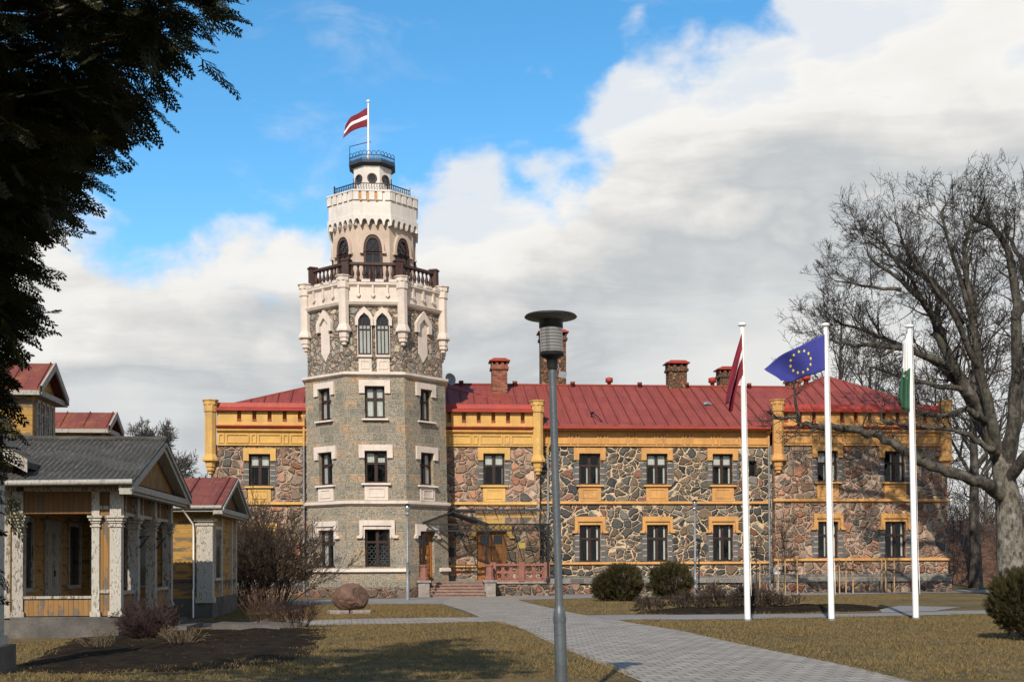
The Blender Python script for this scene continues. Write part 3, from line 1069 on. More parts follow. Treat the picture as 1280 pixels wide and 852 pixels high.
# right hip
BP, BQ = (24.7, 4.9, 11.85), (24.7, 8.6, 11.85)
zr = 9.45
slope(roof, [(20.45, .5, zr), (29.15, .5, zr), BP], .66)
slope(roof, [(29.15, .5, zr), (29.15, 13.6, zr), BQ, BP], .66)
slope(roof, [(20.45, 13.6, zr), (20.45, .5, zr), BP, BQ], .66)
# ridge rolls
roof.tube([(2.0, 6.0, RZT + .03), (24.0, 6.0, RZT + .03)], .06, 6)
for a, b_ in ((AP, (-7.9, .5, zl)), (AP, (8.0, .5, zl)), (BP, (20.45, .5, zr)), (BP, (29.15, .5, zr)), (AP, AQ), (BP, BQ)):
    roof.tube([a, b_], .04, 6)
# a few lifted sheets along the eave
rr = random.Random(5)
for k in range(14):
    x = rr.uniform(8.8, 19.5)
    roof.prism([(x, 8.46), (x + rr.uniform(.5, 1.4), 8.46), (x + .6, 8.46 + rr.uniform(.04, .10))], .0, .05)
roof_o = roof.build('roof', ['red_roof', 'roof_seam'], castle)

g = MB()
g.tube([(8.35, -.02, 8.33), (20.0, -.02, 8.36)], .075, 8)
g.build('gutter', 'red_coping', castle)


def chimney(x, y, w, d, z0, z1, m='brick_red', head=.55):
    b = MB()
    b.box(x - w / 2, x + w / 2, y - d / 2, y + d / 2, z0, z1 - head)
    b.box(x - w / 2 - .08, x + w / 2 + .08, y - d / 2 - .08, y + d / 2 + .08, z1 - head, z1 - head + .14)
    hw, hd = w / 2 + .03, d / 2 + .03
    n = max(3, int(w / .28))
    st = 2 * hw / n
    zt = z1 - .12
    zz = z1 - head + .14
    b.box(x - hw + .1, x + hw - .1, y - hd + .1, y + hd - .1, zz, zt, 2)
    for k in range(n + 1):                                  # piers round the smoke holes
        px = x - hw + st * k
        b.box(max(px - .08, x - hw), min(px + .08, x + hw), y - hd, y + hd, zz + .12, zt)
    b.box(x - hw, x + hw, y - hd, y + hd, zz, zz + .118)
    b.box(x - w / 2 - .15, x + w / 2 + .15, y - d / 2 - .15, y + d / 2 + .15, zt, zt + .06, 1)
    b.prism([(x - w / 2 - .12, zt + .06), (x + w / 2 + .12, zt + .06), (x + w / 2 - .1, zt + .17), (x - w / 2 + .1, zt + .17)], y - d / 2 - .1, y + d / 2 + .1, 1)
    o = b.build('chimney', [m, 'red_coping', 'dark_room'], roof_o)
    return o


chimney(6.53, 5.0, .82, .8, 10.3, 12.55, 'brick_red')
chimney(9.65, 6.6, 1.40, .9, 10.5, 14.45, 'chimney_stone')
chimney(16.55, 6.1, 1.02, .8, 10.8, 12.72, 'chimney_stone')
chimney(19.45, 6.4, .85, .8, 10.8, 12.45, 'chimney_stone')
chimney(23.3, 6.3, .72, .7, 11.0, 12.2, 'brick_red')


def roof_vent(x, y, z, r, h, hat):
    b = MB()
    b.lathe([(r, z - .4), (r, z + h * .55), (r * 1.9, z + h * .55), (r * 1.9, z + h), (.02, z + h + (.06 if hat else .0))], 10, x, y, 0, 0, True)
    b.build('roof_vent', 'red_coping' if hat else 'rust_roof', roof_o)


for x, y, z, r, h in ((12.75, 6.1, 11.3, .11, .50), (18.6, 6.1, 11.3, .12, .55), (23.95, 6.0, 11.5, .14, .50)):
    roof_vent(x, y, z, r, h, True)
for x in (4.5, 7.45, 10.65, 14.4, 17.05, 20.6):
    roof_vent(x, 5.75, 11.25, .07, .28, False)
b = MB()
b.tube([(17.3, 3.0, 9.98), (17.45, 3.0, 10.02), (17.75, 3.1, 9.98)], [.08, .12, .06], 6)
b.build('roof_patch', 'zinc', roof_o)
b = MB()
b.tube([(10.95, 1.2, 9.0), (11.0, 1.0, 9.25), (11.25, .6, 8.95), (11.4, .4, 8.7)], .03, 5)
b.tube([(10.93, 1.2, 9.24), (11.08, 1.1, 9.24)], .07, 6)
b.build('roof_hook', 'black_iron', roof_o)


def downpipe(x, y, ztop, zbot, split, m, topm):
    b = MB()
    b.tube([(x, y, zbot + .12), (x, y, split)], .055, 8, 0)
    b.tube([(x, y - .0, zbot + .14), (x + .02, y - .2, zbot)], .055, 8, 0)
    b.tube([(x, y, split), (x, y, ztop)], .06, 8, 1)
    for z in (1.2, 3.0, 4.9, 6.6):
        b.lathe([(.075, z), (.075, z + .06)], 8, x, y)
    b.lathe([(.07, ztop), (.15, ztop + .2), (.15, ztop + .28)], 8, x, y, 0, 1)
    return b.build('downpipe', [m, topm], castle)


downpipe(-3.50, -.16, 8.6, .05, 7.35, 'zinc', 'yellow_plaster')
downpipe(20.02, .36, 8.05, .1, 7.5, 'zinc', 'orange_plaster')
b = MB()
b.tube([(8.62, .38, .3), (8.62, .38, 7.0)], .055, 8, 0)
b.tube([(8.62, .38, 7.0), (8.62, .36, 7.35), (8.78, .1, 7.75), (8.95, .0, 8.05), (8.95, .0, 8.3)], .07, 8, 1)
b.build('downpipe', ['zinc', 'yellow_plaster'], castle)

# ------------------------------------------------------------------ the tower
LEAN = Matrix(((1, 0, -.016, .17 + .032), (0, 1, 0, 0), (0, 0, 1, 0), (0, 0, 0, 1)))
A1, A2 = 3.36, 3.24
C8 = cos(pi / 8)


def FM(k):
    return LEAN @ RZ(k * pi / 4)


def side(ap):
    return ap * math.tan(pi / 8)


def ring8(b, prof, mi=0):
    """octagonal moulding: (apothem, z) profile"""
    b.lathe([(a / C8, z) for a, z in prof], 8, 0, 0, pi / 8, mi, False, False)


TWIN = {0: [(-.58, .58, 1.43, 3.18), (-.52, .52, 5.34, 6.82), (-.46, .46, 8.36, 9.84)],
        1: [(-.46, .46, 5.30, 6.82), (-.40, .40, 8.36, 9.84), (-.62, .42, .78, 3.10)],
        -1: [(-.58, .52, 1.40, 3.16), (-.50, .50, 5.30, 6.82), (-.44, .44, 8.36, 9.84)]}
b = MB()
for k in range(8):
    kk = k if k < 4 else k - 8
    b.M = FM(kk)
    w = side(A1)
    b.wall(-w, w, -.3, 10.36, -A1, TWIN.get(kk, []), .30)
b.build('tower_wall', 'granite_blocks', castle)['label'] = 'squared grey granite shaft of the tower'
b = MB(LEAN)
ring8(b, [(A2, 10.3), (A2, 13.75)])
b.build('tower_wall', 'tower_rubble', castle)['label'] = 'brownish rubble stage below the tower gallery'
b = MB(LEAN)
ring8(b, [(A1 + .14, -.3), (A1 + .14, .42), (A1, .48)])
b.build('plinth', 'plinth_stone', castle)
for z0, z1, out, m in ((4.28, 4.52, .16, 'cream_plaster'), (10.30, 10.54, .16, 'cream_plaster')):
    b = MB(LEAN)
    ring8(b, [(A2 - .1, z0), (A1 + .02, z0), (A1 + out, z0 + .09), (A1 + out, z1 - .04), (A1 - .1, z1 + .02), (A2 - .1, z1 + .02)])
    b.build('string_course', m, castle)
for kk in (-2, -1, 0):
    b = MB(FM(kk))
    w = side(A1 + .12)
    b.prism_x([(-A1 - .13, 1.20), (-A1, 1.16), (-A1, 1.36), (-A1 - .10, 1.34)], -w, w)
    b.build('sill_course', 'cream_plaster', castle)
b = MB(FM(1))
b.prism_x([(-A1 - .13, 1.20), (-A1, 1.16), (-A1, 1.36), (-A1 - .10, 1.34)], .75, side(A1 + .12))
b.build('sill_course', 'cream_plaster', castle)

LIGHT = ((.10, .46, .08, .6), (.54, .90, .08, .6), (.10, .46, .66, .94), (.54, .90, .66, .94))
SIDEC = ((.12, .34, .05, .95), (.66, .9, .05, .95))
for kk, lst in TWIN.items():
    for i, (a, b_, c, d) in enumerate(lst):
        if (kk, i) == (1, 2):
            continue
        hood = c < 2
        cur = LIGHT if c > 8 else SIDEC if kk else ((.08, .46, .66, .94), (.55, .92, .66, .8))
        if hood and kk == 0:
            cur = ()
        window(FM(kk), -A1, a, b_, c, d, castle, 'cream_plaster', 'hood' if hood else 'ear', 4.53 if 4.6 < c < 6 else None, cur, .62 if not hood else .66, sill=not hood, jamb=False)
# lace curtain behind the big ground floor window
b = MB(FM(0))
for k in range(5):
    for j in range(4):
        xa = -.48 + k * .2
        zc = 1.55 + j * .26
        b.tube([(xa + .1 + .08 * cos(t), -A1 + .31, zc + .1 + .10 * sin(t)) for t in np.linspace(0, 6.28, 9)], .012, 3)
b.build('lace_curtain', 'flag_grey', castle)

# third storey: a pair of pointed lights in front, blind niches at the sides
y2 = -A2
b = MB(FM(0))
for s in (-1, 1):
    xc = s * .42
    b.M = FM(0) @ T((xc, 0, 0))
    o = [(-.44, 12.70), (-.29, 12.70), (-.29, 12.95), (-.20, 13.12), (0, 13.30), (.20, 13.12), (.29, 12.95), (.29, 12.70), (.44, 12.70), (.44, 13.02), (.30, 13.30), (0, 13.58), (-.30, 13.30), (-.44, 13.02)]
    b.prism(o, y2 - .14, y2)
    b.box(-.34, .34, y2 - .16, y2, 11.22, 11.32)
    b.box(-.34, -.31 + .0, y2 - .10, y2, 11.32, 12.70)
    b.box(.31, .34, y2 - .10, y2, 11.32, 12.70)
b.build('window_surround', 'cream_plaster', castle)
for s in (-1, 1):
    M = FM(0) @ T((s * .42, 0, 0))
    f = MB(M)
    out = gothic(-.30, .30, 11.34, 13.26, 12.75)
    inn = gothic(-.245, .245, 11.40, 13.18, 12.73)
    frame_ring(f, out, inn, y2 - .07, y2 - .005)
    for x in (-.08, .08):
        f.box(x - .018, x + .018, y2 - .055, y2 - .01, 11.40, 12.98)
    f.box(-.245, .245, y2 - .057, y2 - .012, 12.50, 12.55)
    o = f.build('window', 'window_wood', castle)
    p = MB(M)
    p.add([(x, y2 - .008, z) for x, z in gothic(-.29, .29, 11.35, 13.24, 12.75)], [tuple(range(len(gothic(-.29, .29, 11.35, 13.24, 12.75))))])
    p.build('pane', 'dark_glass', o)
    c = MB(M)
    c.box(-.24, -.105, y2 - .012, y2 - .009, 11.42, 12.70)
    c.box(-.055, .055, y2 - .012, y2 - .009, 11.42, 12.70)
    c.box(.105, .24, y2 - .012, y2 - .009, 11.42, 12.70)
    c.build('curtain', 'flag_grey', o)
    a = MB(M)
    a.box(-.30, .30, y2 - .06, y2, 10.55, 11.21)
    frame_ring(a, [(-.22, 10.66), (.22, 10.66), (.22, 11.08), (-.22, 11.08)], [(-.17, 10.71), (.17, 10.71), (.17, 11.03), (-.17, 11.03)], y2 - .09, y2 - .06)
    a.build('apron', 'cream_plaster', o)
for kk in (-1, 1):
    b = MB(FM(kk))
    b.prism([(0, 11.15), (.30, 11.55), (.30, 12.85), (0, 13.18), (-.30, 12.85), (-.30, 11.55)], y2 - .03, y2)
    o = [(-.52, 12.55), (-.30, 12.55), (-.30, 12.90), (0, 13.22), (.30, 12.90), (.30, 12.55), (.52, 12.55), (.52, 13.0), (.30, 13.28), (0, 13.60), (-.30, 13.28), (-.52, 13.0)]
    b.prism(o, y2 - .15, y2)
    b.build('blind_niche', 'cream_plaster', castle)

# gallery crown
b = MB(LEAN)
ring8(b, [(A2, 13.62), (A2 + .16, 13.68), (A2 + .22, 13.80), (A2 + .06, 13.86), (A2 + .06, 14.50), (A2 + .18, 14.62), (A2 + .18, 14.72), (A2 - .5, 14.72), (.5, 14.72)])
for kk in range(8):
    b.M = FM(kk)
    for x in (-.68, 0, .68):
        b.box(x - .045, x + .045, -A2 - .15, -A2 - .05, 14.16, 14.62)
        b.prism([(x, 14.02), (x + .09, 14.10), (x + .09, 14.18), (x - .09, 14.18), (x - .09, 14.10)], -A2 - .17, -A2 - .05)
    for s in (-1, 1):
        for x in (.32, .95):
            b.box(s * x - .2, s * x + .2, -A2 - .20, -A2 - .0, 14.722, 14.86)
b.build('gallery_parapet', 'cream_plaster', castle)
RC = A2 / C8 + .06
for k in range(8):
    a = pi / 8 + k * pi / 4 - pi / 2
    corner_turret(RC * cos(a), RC * sin(a), 11.75, 15.02, .245, 'cream_plaster', LEAN)

# dark timber balustrade
AB = 2.93
b = MB(LEAN)
ring8(b, [(AB - .10, 14.80), (AB + .10, 14.80), (AB + .10, 14.92), (AB - .10, 14.92), (AB - .10, 14.80)])
ring8(b, [(AB - .12, 15.62), (AB + .12, 15.62), (AB + .12, 15.74), (AB - .12, 15.74), (AB - .12, 15.62)])
bal = b.build('balustrade', 'dark_brown_wood', castle)
for k in range(8):
    a = pi / 8 + k * pi / 4
    rr_ = AB / C8
    b = MB(LEAN @ T((rr_ * cos(a), rr_ * sin(a), 0)) @ RZ(a))
    b.box(-.17, .17, -.17, .17, 14.73, 15.86)
    b.box(-.21, .21, -.21, .21, 15.80, 15.88)
    b.build('newel_post', 'dark_brown_wood', bal)
for kk in (-3, -2, -1, 0, 1, 2, 3, 4):
    w = side(AB) - .26
    for j in range(8):
        b = MB(FM(kk) @ T((-w + 2 * w * j / 7, -AB, 0)))
        b.lathe([(.05, 14.92), (.075, 14.98), (.045, 15.02), (.085, 15.14), (.095, 15.22), (.05, 15.42), (.04, 15.50), (.07, 15.55), (.05, 15.62)], 7, 0, 0, 0, 0, True, False)
        b.build('baluster', 'dark_brown_wood', bal)

# upper shaft
A3, A4 = 1.95, 2.16
b = MB(LEAN)
ring8(b, [(A3, 14.72), (A3, 18.6)])
b.build('tower_wall', 'beige_plaster', castle)['label'] = 'smooth beige upper shaft of the tower'
for kk in range(-2, 3):
    M = FM(kk)
    yy = -A3
    b = MB(M)
    f = MB(M)
    out, inn = gothic(-.44, .44, 14.95, 17.32, 16.55), gothic(-.33, .33, 15.05, 17.17, 16.53)
    so, si = gothic(-.56, .56, 16.50, 17.50, 16.60), gothic(-.45, .45, 16.50, 17.335, 16.56)
    frame_ring(b, so, si, yy - .13, yy)
    b.box(-.62, -.45, yy - .16, yy, 16.42, 16.52)
    b.box(.45, .62, yy - .16, yy, 16.42, 16.52)
    frame_ring(f, out, inn, yy - .09, yy)
    f.box(-.33, .33, yy - .075, yy - .01, 16.42, 16.50)
    f.box(-.02, .02, yy - .06, yy - .01, 15.05, 16.42)
    for p_, q_ in (((-.32, 16.5), (.15, 17.0)), ((.32, 16.5), (-.15, 17.0)), ((0, 16.5), (.26, 16.80)), ((0, 16.5), (-.26, 16.80))):
        f.tube([(p_[0], yy - .04, p_[1]), (q_[0], yy - .04, q_[1])], .018, 4)
    o = f.build('window', 'dark_brown_wood', castle)
    b.build('hood_mould', 'beige_plaster', o)
    p = MB(M)
    g_ = gothic(-.36, .36, 15.0, 17.22, 16.54)
    p.add([(x, yy - .012, z) for x, z in g_], [tuple(range(len(g_)))])
    p.build('pane', 'dark_glass', o)

# white crown with a little arcade below
b = MB(LEAN)
ring8(b, [(A4 - .02, 18.15), (A4 - .02, 19.40), (A4 - .35, 19.40), (A4 - .35, 18.9), (.3, 18.9)])
NA = 5
for kk in range(8):
    b.M = FM(kk)
    w = side(A4 + .04)
    st = 2 * w / NA
    pts = []
    for j in range(NA):
        xa = -w + j * st
        for t in range(0, 9):
            an = pi - pi * t / 8
            pts.append((xa + st / 2 + (st / 2 - .05) * cos(an), 17.82 + .24 * sin(an)))
        if j < NA - 1:
            pts.append((xa + st, 17.72))
    pts = [(-w, 17.74)] + pts + [(w, 17.74), (w, 18.24), (-w, 18.24)]
    b.prism(pts, -A4 - .04, -A3 + .0)
    w = side(A4 - .02)
    xs = [-w, -.62, -.5, -.26, -.14, .14, .26, .5, .62, w]
    for i in range(0, len(xs) - 1, 2):
        b.box(xs[i], xs[i + 1], -A4 - .045, -A4 + .02, 18.96, 19.37)
    b.box(-w - .03, w + .03, -A4 - .065, -A4 + .02, 19.372, 19.45)
b.build('tower_crown', 'white_plaster', castle)
b = MB(FM(0))
for x in (-.20 - .36, -.20, .20):
    b.box(x - .03, x + .03 + .04, -A4 - .055, -A4 - .0, 18.92, 19.30)
b.build('crown_slot', 'orange_plaster', castle)


def railing(ap, z0, z1, step, m, name, spikes=False, hoops=False):
    b = MB(LEAN)
    for z in ((z0 + .06, z1) if not spikes else (z0 + .05, z0 + .24)):
        ring8(b, [(ap - .02, z - .02), (ap + .02, z - .02), (ap + .02, z + .02), (ap - .02, z + .02), (ap - .02, z - .02)])
    for kk in range(8):
        b.M = FM(kk)
        w = side(ap)
        n = int(2 * w / step)
        for j in range(n + 1):
            x = -w + 2 * w * j / n
            post = j == 0
            if hoops:
                c = 2 * w / n / 2
                if j < n:
                    b.tube([(x + c + c * cos(t), -ap, z0 + .24 + .20 * sin(t)) for t in np.linspace(0, pi, 7)], .016, 4)
                    b.tube([(x + c + .05 * cos(t), -ap, z0 + .15 + .07 * sin(t)) for t in np.linspace(0, 2 * pi, 7)], .012, 4)
                b.tube([(x, -ap, z0), (x, -ap, z0 + .30)], .014, 4)
            else:
                b.box(x - (.04 if post else .013), x + (.04 if post else .013), -ap - .015, -ap + .015, z0, z1 + (.14 if post else 0))
                if j < n:
                    b.tube([(x, -ap, z0 + .1), (x + 2 * w / n, -ap, z1 - .05)], .008, 3)
    return b.build(name, m, castle)


railing(1.84, 19.42, 19.86, .12, 'black_iron', 'railing')
# lantern
A5 = .90
b = MB(LEAN)
ring8(b, [(A5, 18.9), (A5, 20.94), (A5 + .05, 21.03)])
b.build('lantern', 'white_plaster', castle)
b = MB(LEAN)
ring8(b, [(A5 - .1, 21.0), (A5 + .06, 21.02), (A5 + .19, 21.12), (A5 + .23, 21.14), (A5 + .23, 21.27), (.02, 21.30)])
b.build('lantern_cornice', 'slate_cap', castle)
for kk in range(-2, 3):
    f = MB(FM(kk))
    n = 16
    co = [(.24 * cos(2 * pi * i / n), 20.42 + .24 * sin(2 * pi * i / n)) for i in range(n)]
    ci = [(.17 * cos(2 * pi * i / n), 20.42 + .17 * sin(2 * pi * i / n)) for i in range(n)]
    frame_ring(f, co, ci, -A5 - .05, -A5)
    o = f.build('round_window', 'dark_brown_wood', castle)
    p = MB(FM(kk))
    p.add([(x * 1.1, -A5 - .01, 20.42 + (z - 20.42) * 1.1) for x, z in ci], [tuple(range(n))])
    p.build('pane', 'dark_glass', o)
railing(A5 + .20, 21.27, 21.7, .19, 'blue_iron', 'cresting', True, True)

# tower flagpole and flag
tp = empty('flagpole', (-6.727 - .33 * cos(CA), 58.5 - .33 * sin(CA), 21.28), 0, 'short white flagpole on top of the tower', 'flagpole')
b = MB()
b.tube([(0, 0, 0), (0, 0, 1.0), (0, 0, 3.2)], [.06, .055, .04], 8)
b.lathe([(.04, 3.18), (.09, 3.22), (.09, 3.30), (.02, 3.34)], 8)
b.build('pole', 'white_pole', tp)
b = MB()
b.tube([(.12, -.02, 1.22), (.02, -.02, 1.22), (-.92, -.05, .98), (-.92, -.05, .1)], .022, 5)
b.build('bracket', 'black_iron', tp)


def flag(name, P, bands, label, cat, waves, n=(28, 14), emblem=None, thick=.004, group=None):
    """cloth: P(s,t) gives the plane, s along the fly, t down the hoist; bands = [(t0,t1,material index)]"""
    mats = [m for _, _, m in bands]
    b = MB()
    ns, nt_ = n
    ts = sorted({*[k / nt_ for k in range(nt_ + 1)], *[q[1] for q in bands]})

    def pt(s, t):
        return Vector(P(s, t)) + Vector(waves(s, t))
    vs = [tuple(pt(i / ns, t)) for t in ts for i in range(ns + 1)]
    for j in range(len(ts) - 1):
        tm = (ts[j] + ts[j + 1]) / 2
        mi = next(k for k, q in enumerate(bands) if q[0] <= tm <= q[1])
        base = j * (ns + 1)
        for i in range(ns):
            b.add([vs[base + i], vs[base + i + ns + 1], vs[base + i + ns + 2], vs[base + i + 1]], [(0, 1, 2, 3)], mi, False)
    # weld, so that the cloth shades smoothly
    import bmesh
    o = b.build(name, mats)
    bm = bmesh.new()
    bm.from_mesh(o.data)
    bmesh.ops.remove_doubles(bm, verts=bm.verts, dist=1e-5)
    for f in bm.faces:
        f.smooth = True
    bm.to_mesh(o.data)
    bm.free()
    tag(o, label, cat, group)
    md = o.modifiers.new('cloth thickness', 'SOLIDIFY')
    md.thickness = thick
    md.offset = 0
    return o, pt


def bil(A, B_, C, D):
    """A top hoist, B bottom hoist, C top fly, D bottom fly"""
    A, B_, C, D = map(Vector, (A, B_, C, D))
    return lambda s, t: (A * (1 - t) + B_ * t) * (1 - s) + (C * (1 - t) + D * t) * s


LV = [(0, .4, 'flag_maroon'), (.4, .6, 'flag_white'), (.6, 1.0, 'flag_maroon')]
flag('flag', bil((-7.11, 58.47, 24.22), (-7.11, 58.47, 23.28), (-8.20, 58.3, 23.30), (-8.30, 58.25, 22.66)), LV, 'maroon flag with a white stripe flying above the tower', 'flag',
     lambda s, t: (0, .16 * sin(7 * s + 2 * t) * s, .10 * sin(pi * s) + .05 * sin(9 * s + 1) * s))

# ------------------------------------------------------------------ entrance: doors, steps, terrace, canopy
def door(M, y, x0, x1, z0, z1, label, leaves=2):
    o = MB(M)
    yy = y + .16
    o.box(x0, x0 + .09, yy, yy + .1, z0, z1)
    o.box(x1 - .09, x1, yy, yy + .1, z0, z1)
    o.box(x0 + .09, x1 - .09, yy, yy + .1, z1 - .09, z1)
    d = o.build('door', 'door_oak', castle)
    d['label'] = label
    xm = (x0 + x1) / 2
    for (a, c) in ((x0 + .09, xm - .01), (xm + .01, x1 - .09)):
        l = MB(M)
        l.box(a, c, yy + .03, yy + .08, z0, z1 - .09)
        h = z1 - z0
        for (p, q) in ((.04, .16), (.20, .33), (.37, .47), (.51, .66)):
            l.box(a + .10, c - .10, yy + .0, yy + .029, z0 + h * p, z0 + h * q)
            l.box(a + .14, c - .14, yy - .02, yy - .001, z0 + h * p + .04, z0 + h * q - .04)
        l.box(a, c, yy + .01, yy + .029, z0 + h * .675, z0 + h * .70)
        lo = l.build('door_leaf', 'door_oak', d)
        g_ = MB(M)
        g_.box(a + .10, c - .10, yy + .018, yy + .029, z0 + h * .72, z0 + h * .90)
        g_.build('door_glass', 'dark_glass', d)
    k = MB(M)
    k.tube([(xm + .05, yy - .05, z0 + 1.0), (xm + .05, yy - .05, z0 + 1.16)], .018, 6)
    k.build('handle', 'gold_plaque', d)
    t_ = MB(M)
    t_.quad((x0 - .2, yy + .12, z0 - .1), (x1 + .2, yy + .12, z0 - .1), (x1 + .2, yy + .12, z1 + .2), (x0 - .2, yy + .12, z1 + .2))
    t_.build('door_back', 'dark_room', d)
    return d


dr = door(I4, 0, *DOOR, 'wide oak double door under the canopy')
x0, x1, z1 = DOOR[0], DOOR[1], DOOR[3]
l = MB()
e = .26
l.prism([(x0 - e - .14, z1 - .42), (x0 - e + .1, z1 - .42), (x0 - e + .16, z1 - .3), (x0 - .08, z1 - .3), (x0 - .0, z1 + .0), (x1, z1), (x1 + .08, z1 - .3), (x1 + e - .16, z1 - .3), (x1 + e - .1, z1 - .42), (x1 + e + .14, z1 - .42),
         (x1 + e + .14, z1 - .34), (x1 + e, z1 - .26), (x1 + e, z1 + .3), (x0 - e, z1 + .3), (x0 - e, z1 - .26), (x0 - e - .14, z1 - .34)], -.12, 0)
l.build('lintel', 'yellow_plaster', dr)
door(FM(1), -A1, *TWIN[1][2], 'narrow oak double door in the tower side')
l = MB(FM(1))
l.prism([(-.95, 2.75), (-.80, 2.75), (-.74, 2.9), (-.62, 2.9), (-.62, 3.1), (.42, 3.1), (.42, 2.9), (.54, 2.9), (.60, 2.75), (.75, 2.75), (.75, 2.85), (.66, 2.95), (.66, 3.42), (-.86, 3.42), (-.86, 2.95), (-.95, 2.85)], -A1 - .12, -A1)
l.build('lintel', 'cream_plaster', castle)

TZ = .70
b = MB()
b.box(2.75, 8.3, -2.45, -.02, -.3, TZ - .10)
b.box(2.70, 8.36, -2.52, -.02, TZ - .098, TZ, 1)
b.build('terrace', ['plinth_stone', 'grey_granite'], castle)
b = MB()
for k in range(5):
    b.box(2.62, 5.16, -3.72 + k * .30, -2.53, .14 * k - (.2 if k == 0 else 0) + (0 if k == 0 else .0), .14 * (k + 1) - .045)
    b.box(2.60, 5.18, -3.76 + k * .30, -2.535, .14 * (k + 1) - .043, .14 * (k + 1))
b.build('steps', 'granite_step', castle)
for (x, lab) in ((2.32, None), (5.42, None)):
    b = MB()
    b.box(x - .26, x + .26, -3.3, -2.6, -.2, .68, 1)
    b.box(x - .32, x + .32, -3.36, -2.54, .682, .78, 1)
    b.lathe([(.24, .782), (.24, .90), (.19, .94), (.17, 1.40), (.21, 1.44), (.21, 1.52)], 8, x, -2.95, pi / 8)
    b.build('step_pier', ['red_sandstone', 'grey_granite'], castle)
# pierced red sandstone balustrade on the terrace edge
b = MB()
yb = -2.42
b.box(5.7, 8.2, yb - .10, yb + .10, TZ + .002, TZ + .10)
b.box(5.7, 8.2, yb - .12, yb + .12, TZ + .74, TZ + .85)
for (xa, xb, n) in ((5.72, 6.86, 3), (7.10, 8.06, 2)):
    w = (xb - xa) / n
    for k in range(n):
        xc = xa + w * (k + .5)
        for j, zc in enumerate((TZ + .26, TZ + .58)):
            b.tube([(xc + w * .42 * cos(t), yb, zc + .155 * sin(t)) for t in np.linspace(0, 2 * pi, 13)], .045, 6)
        b.tube([(xc - w * .5, yb, TZ + .42), (xc + w * .5, yb, TZ + .42)], .05, 6)
    for k in range(n + 1):
        b.tube([(xa + w * k, yb, TZ + .1), (xa + w * k, yb, TZ + .74)], .05, 6)
for x in (5.62, 6.98, 8.20):
    b.box(x - .14, x + .14, yb - .15, yb + .15, TZ + .003, TZ + .92)
b.build('terrace_balustrade', 'red_sandstone', castle)

can = empty('canopy')
can.parent = castle
can['label'] = 'black iron porch canopy with sooty glass roof'
ZE, YF = 3.42, -2.6
for x, y in ((2.28, YF), (5.30, YF), (8.25, YF), (8.25, -.5)):
    b = MB()
    b.tube([(x, y, TZ + .05), (x, y, ZE)], .05, 8)
    b.lathe([(.10, TZ + .0), (.10, TZ + .12), (.06, TZ + .2)], 8, x, y)
    b.tube([(x + .05, y, ZE - .55), (x + .18, y, ZE - .22), (x + .45, y, ZE - .05)], .025, 5)
    if x > 3:
        b.tube([(x - .05, y, ZE - .55), (x - .18, y, ZE - .22), (x - .45, y, ZE - .05)], .025, 5)
    b.build('post', 'black_iron', can)
b = MB()
for z in (ZE, ZE - .30):
    b.box(2.2, 8.4, YF - .04, YF + .04, z - .035, z + .035)
for z in (ZE, ZE - .30):
    b.box(8.22, 8.30, YF, -.0, z - .03, z + .03)
x = 3.7
while x < 8.2:                                               # ring frieze
    b.tube([(x + .1 * cos(t), YF, ZE - .15 + .1 * sin(t)) for t in np.linspace(0, 2 * pi, 9)], .016, 4)
    x += .23
# gable over the steps
XA, ZA = 3.72, 4.02
for y in (YF, -1.3, -.05):
    b.tube([(2.05, y, ZE - .02), (XA, y, ZA), (5.45, y, ZE - .02)], .055, 6)
b.tube([(XA, YF - .1, ZA + .02), (XA, -.02, ZA + .02)], .05, 6)
b.tube([(2.05, YF, ZE), (2.05, -1.6, ZE)], .05, 6)
b.box(3.7, 8.35, -.12, -.02, 4.16, 4.26)
for k in range(8):
    x = 4.1 + k * .6
    if x > 8.35:
        break
    b.tube([(x, -.06, 4.22), (x + .02, YF, ZE + .04)], .026, 5)
b.build('iron_frame', 'black_iron', can)
b = MB()
b.prism_x([(YF - .1, ZE + .03), (-.06, 4.20), (-.06, 4.212), (YF - .1, ZE + .042)], 4.9, 8.4)
b.add([(2.0, YF - .1, ZE), (XA, YF - .1, ZA + .05), (XA, -.05, ZA + .05), (2.0, -1.4, ZE)], [(0, 1, 2, 3)])
b.add([(XA, YF - .1, ZA + .05), (5.5, YF - .1, ZE), (5.5, -.05, ZE + .0), (XA, -.05, ZA + .05)], [(0, 1, 2, 3)])
b.build('glass_roof', 'canopy_glass', can)
b = MB()
b.box(7.02, 7.42, -.03, -.001, 2.30, 2.58)
b.build('plaque', 'gold_plaque', castle)
b = MB()
b.box(3.62, 3.86, -.14, -.001, 1.9, 2.35)
b.build('letter_box', 'lamp_dark', castle)
# satellite dish behind the tower's shoulder
sd_ = empty('satellite_dish', (-6.727 + 3.5 * cos(CA), 58.5 + 3.5 * sin(CA) + .3, 10.05), R(35), 'small grey satellite dish at the right shoulder of the tower', 'satellite dish')
b = MB()
b.lathe([(.03, -.10), (.16, -.07), (.27, -.01), (.31, .04), (.30, .055), (.26, .01), (.15, -.05), (.02, -.08)], 14, 0, 0, 0, 0, True)
o = b.build('dish', 'zinc', sd_)
o.rotation_euler = (R(80), R(8), 0)
o.location = (.15, -.1, .72)
b = MB()
b.tube([(-.1, 0, .0), (-.1, .0, .70), (.12, -.02, .72)], .025, 5)
b.tube([(.12, -.05, .5), (.05, -.5, .7)], .014, 4)
b.build('mast', 'lamp_steel', sd_)

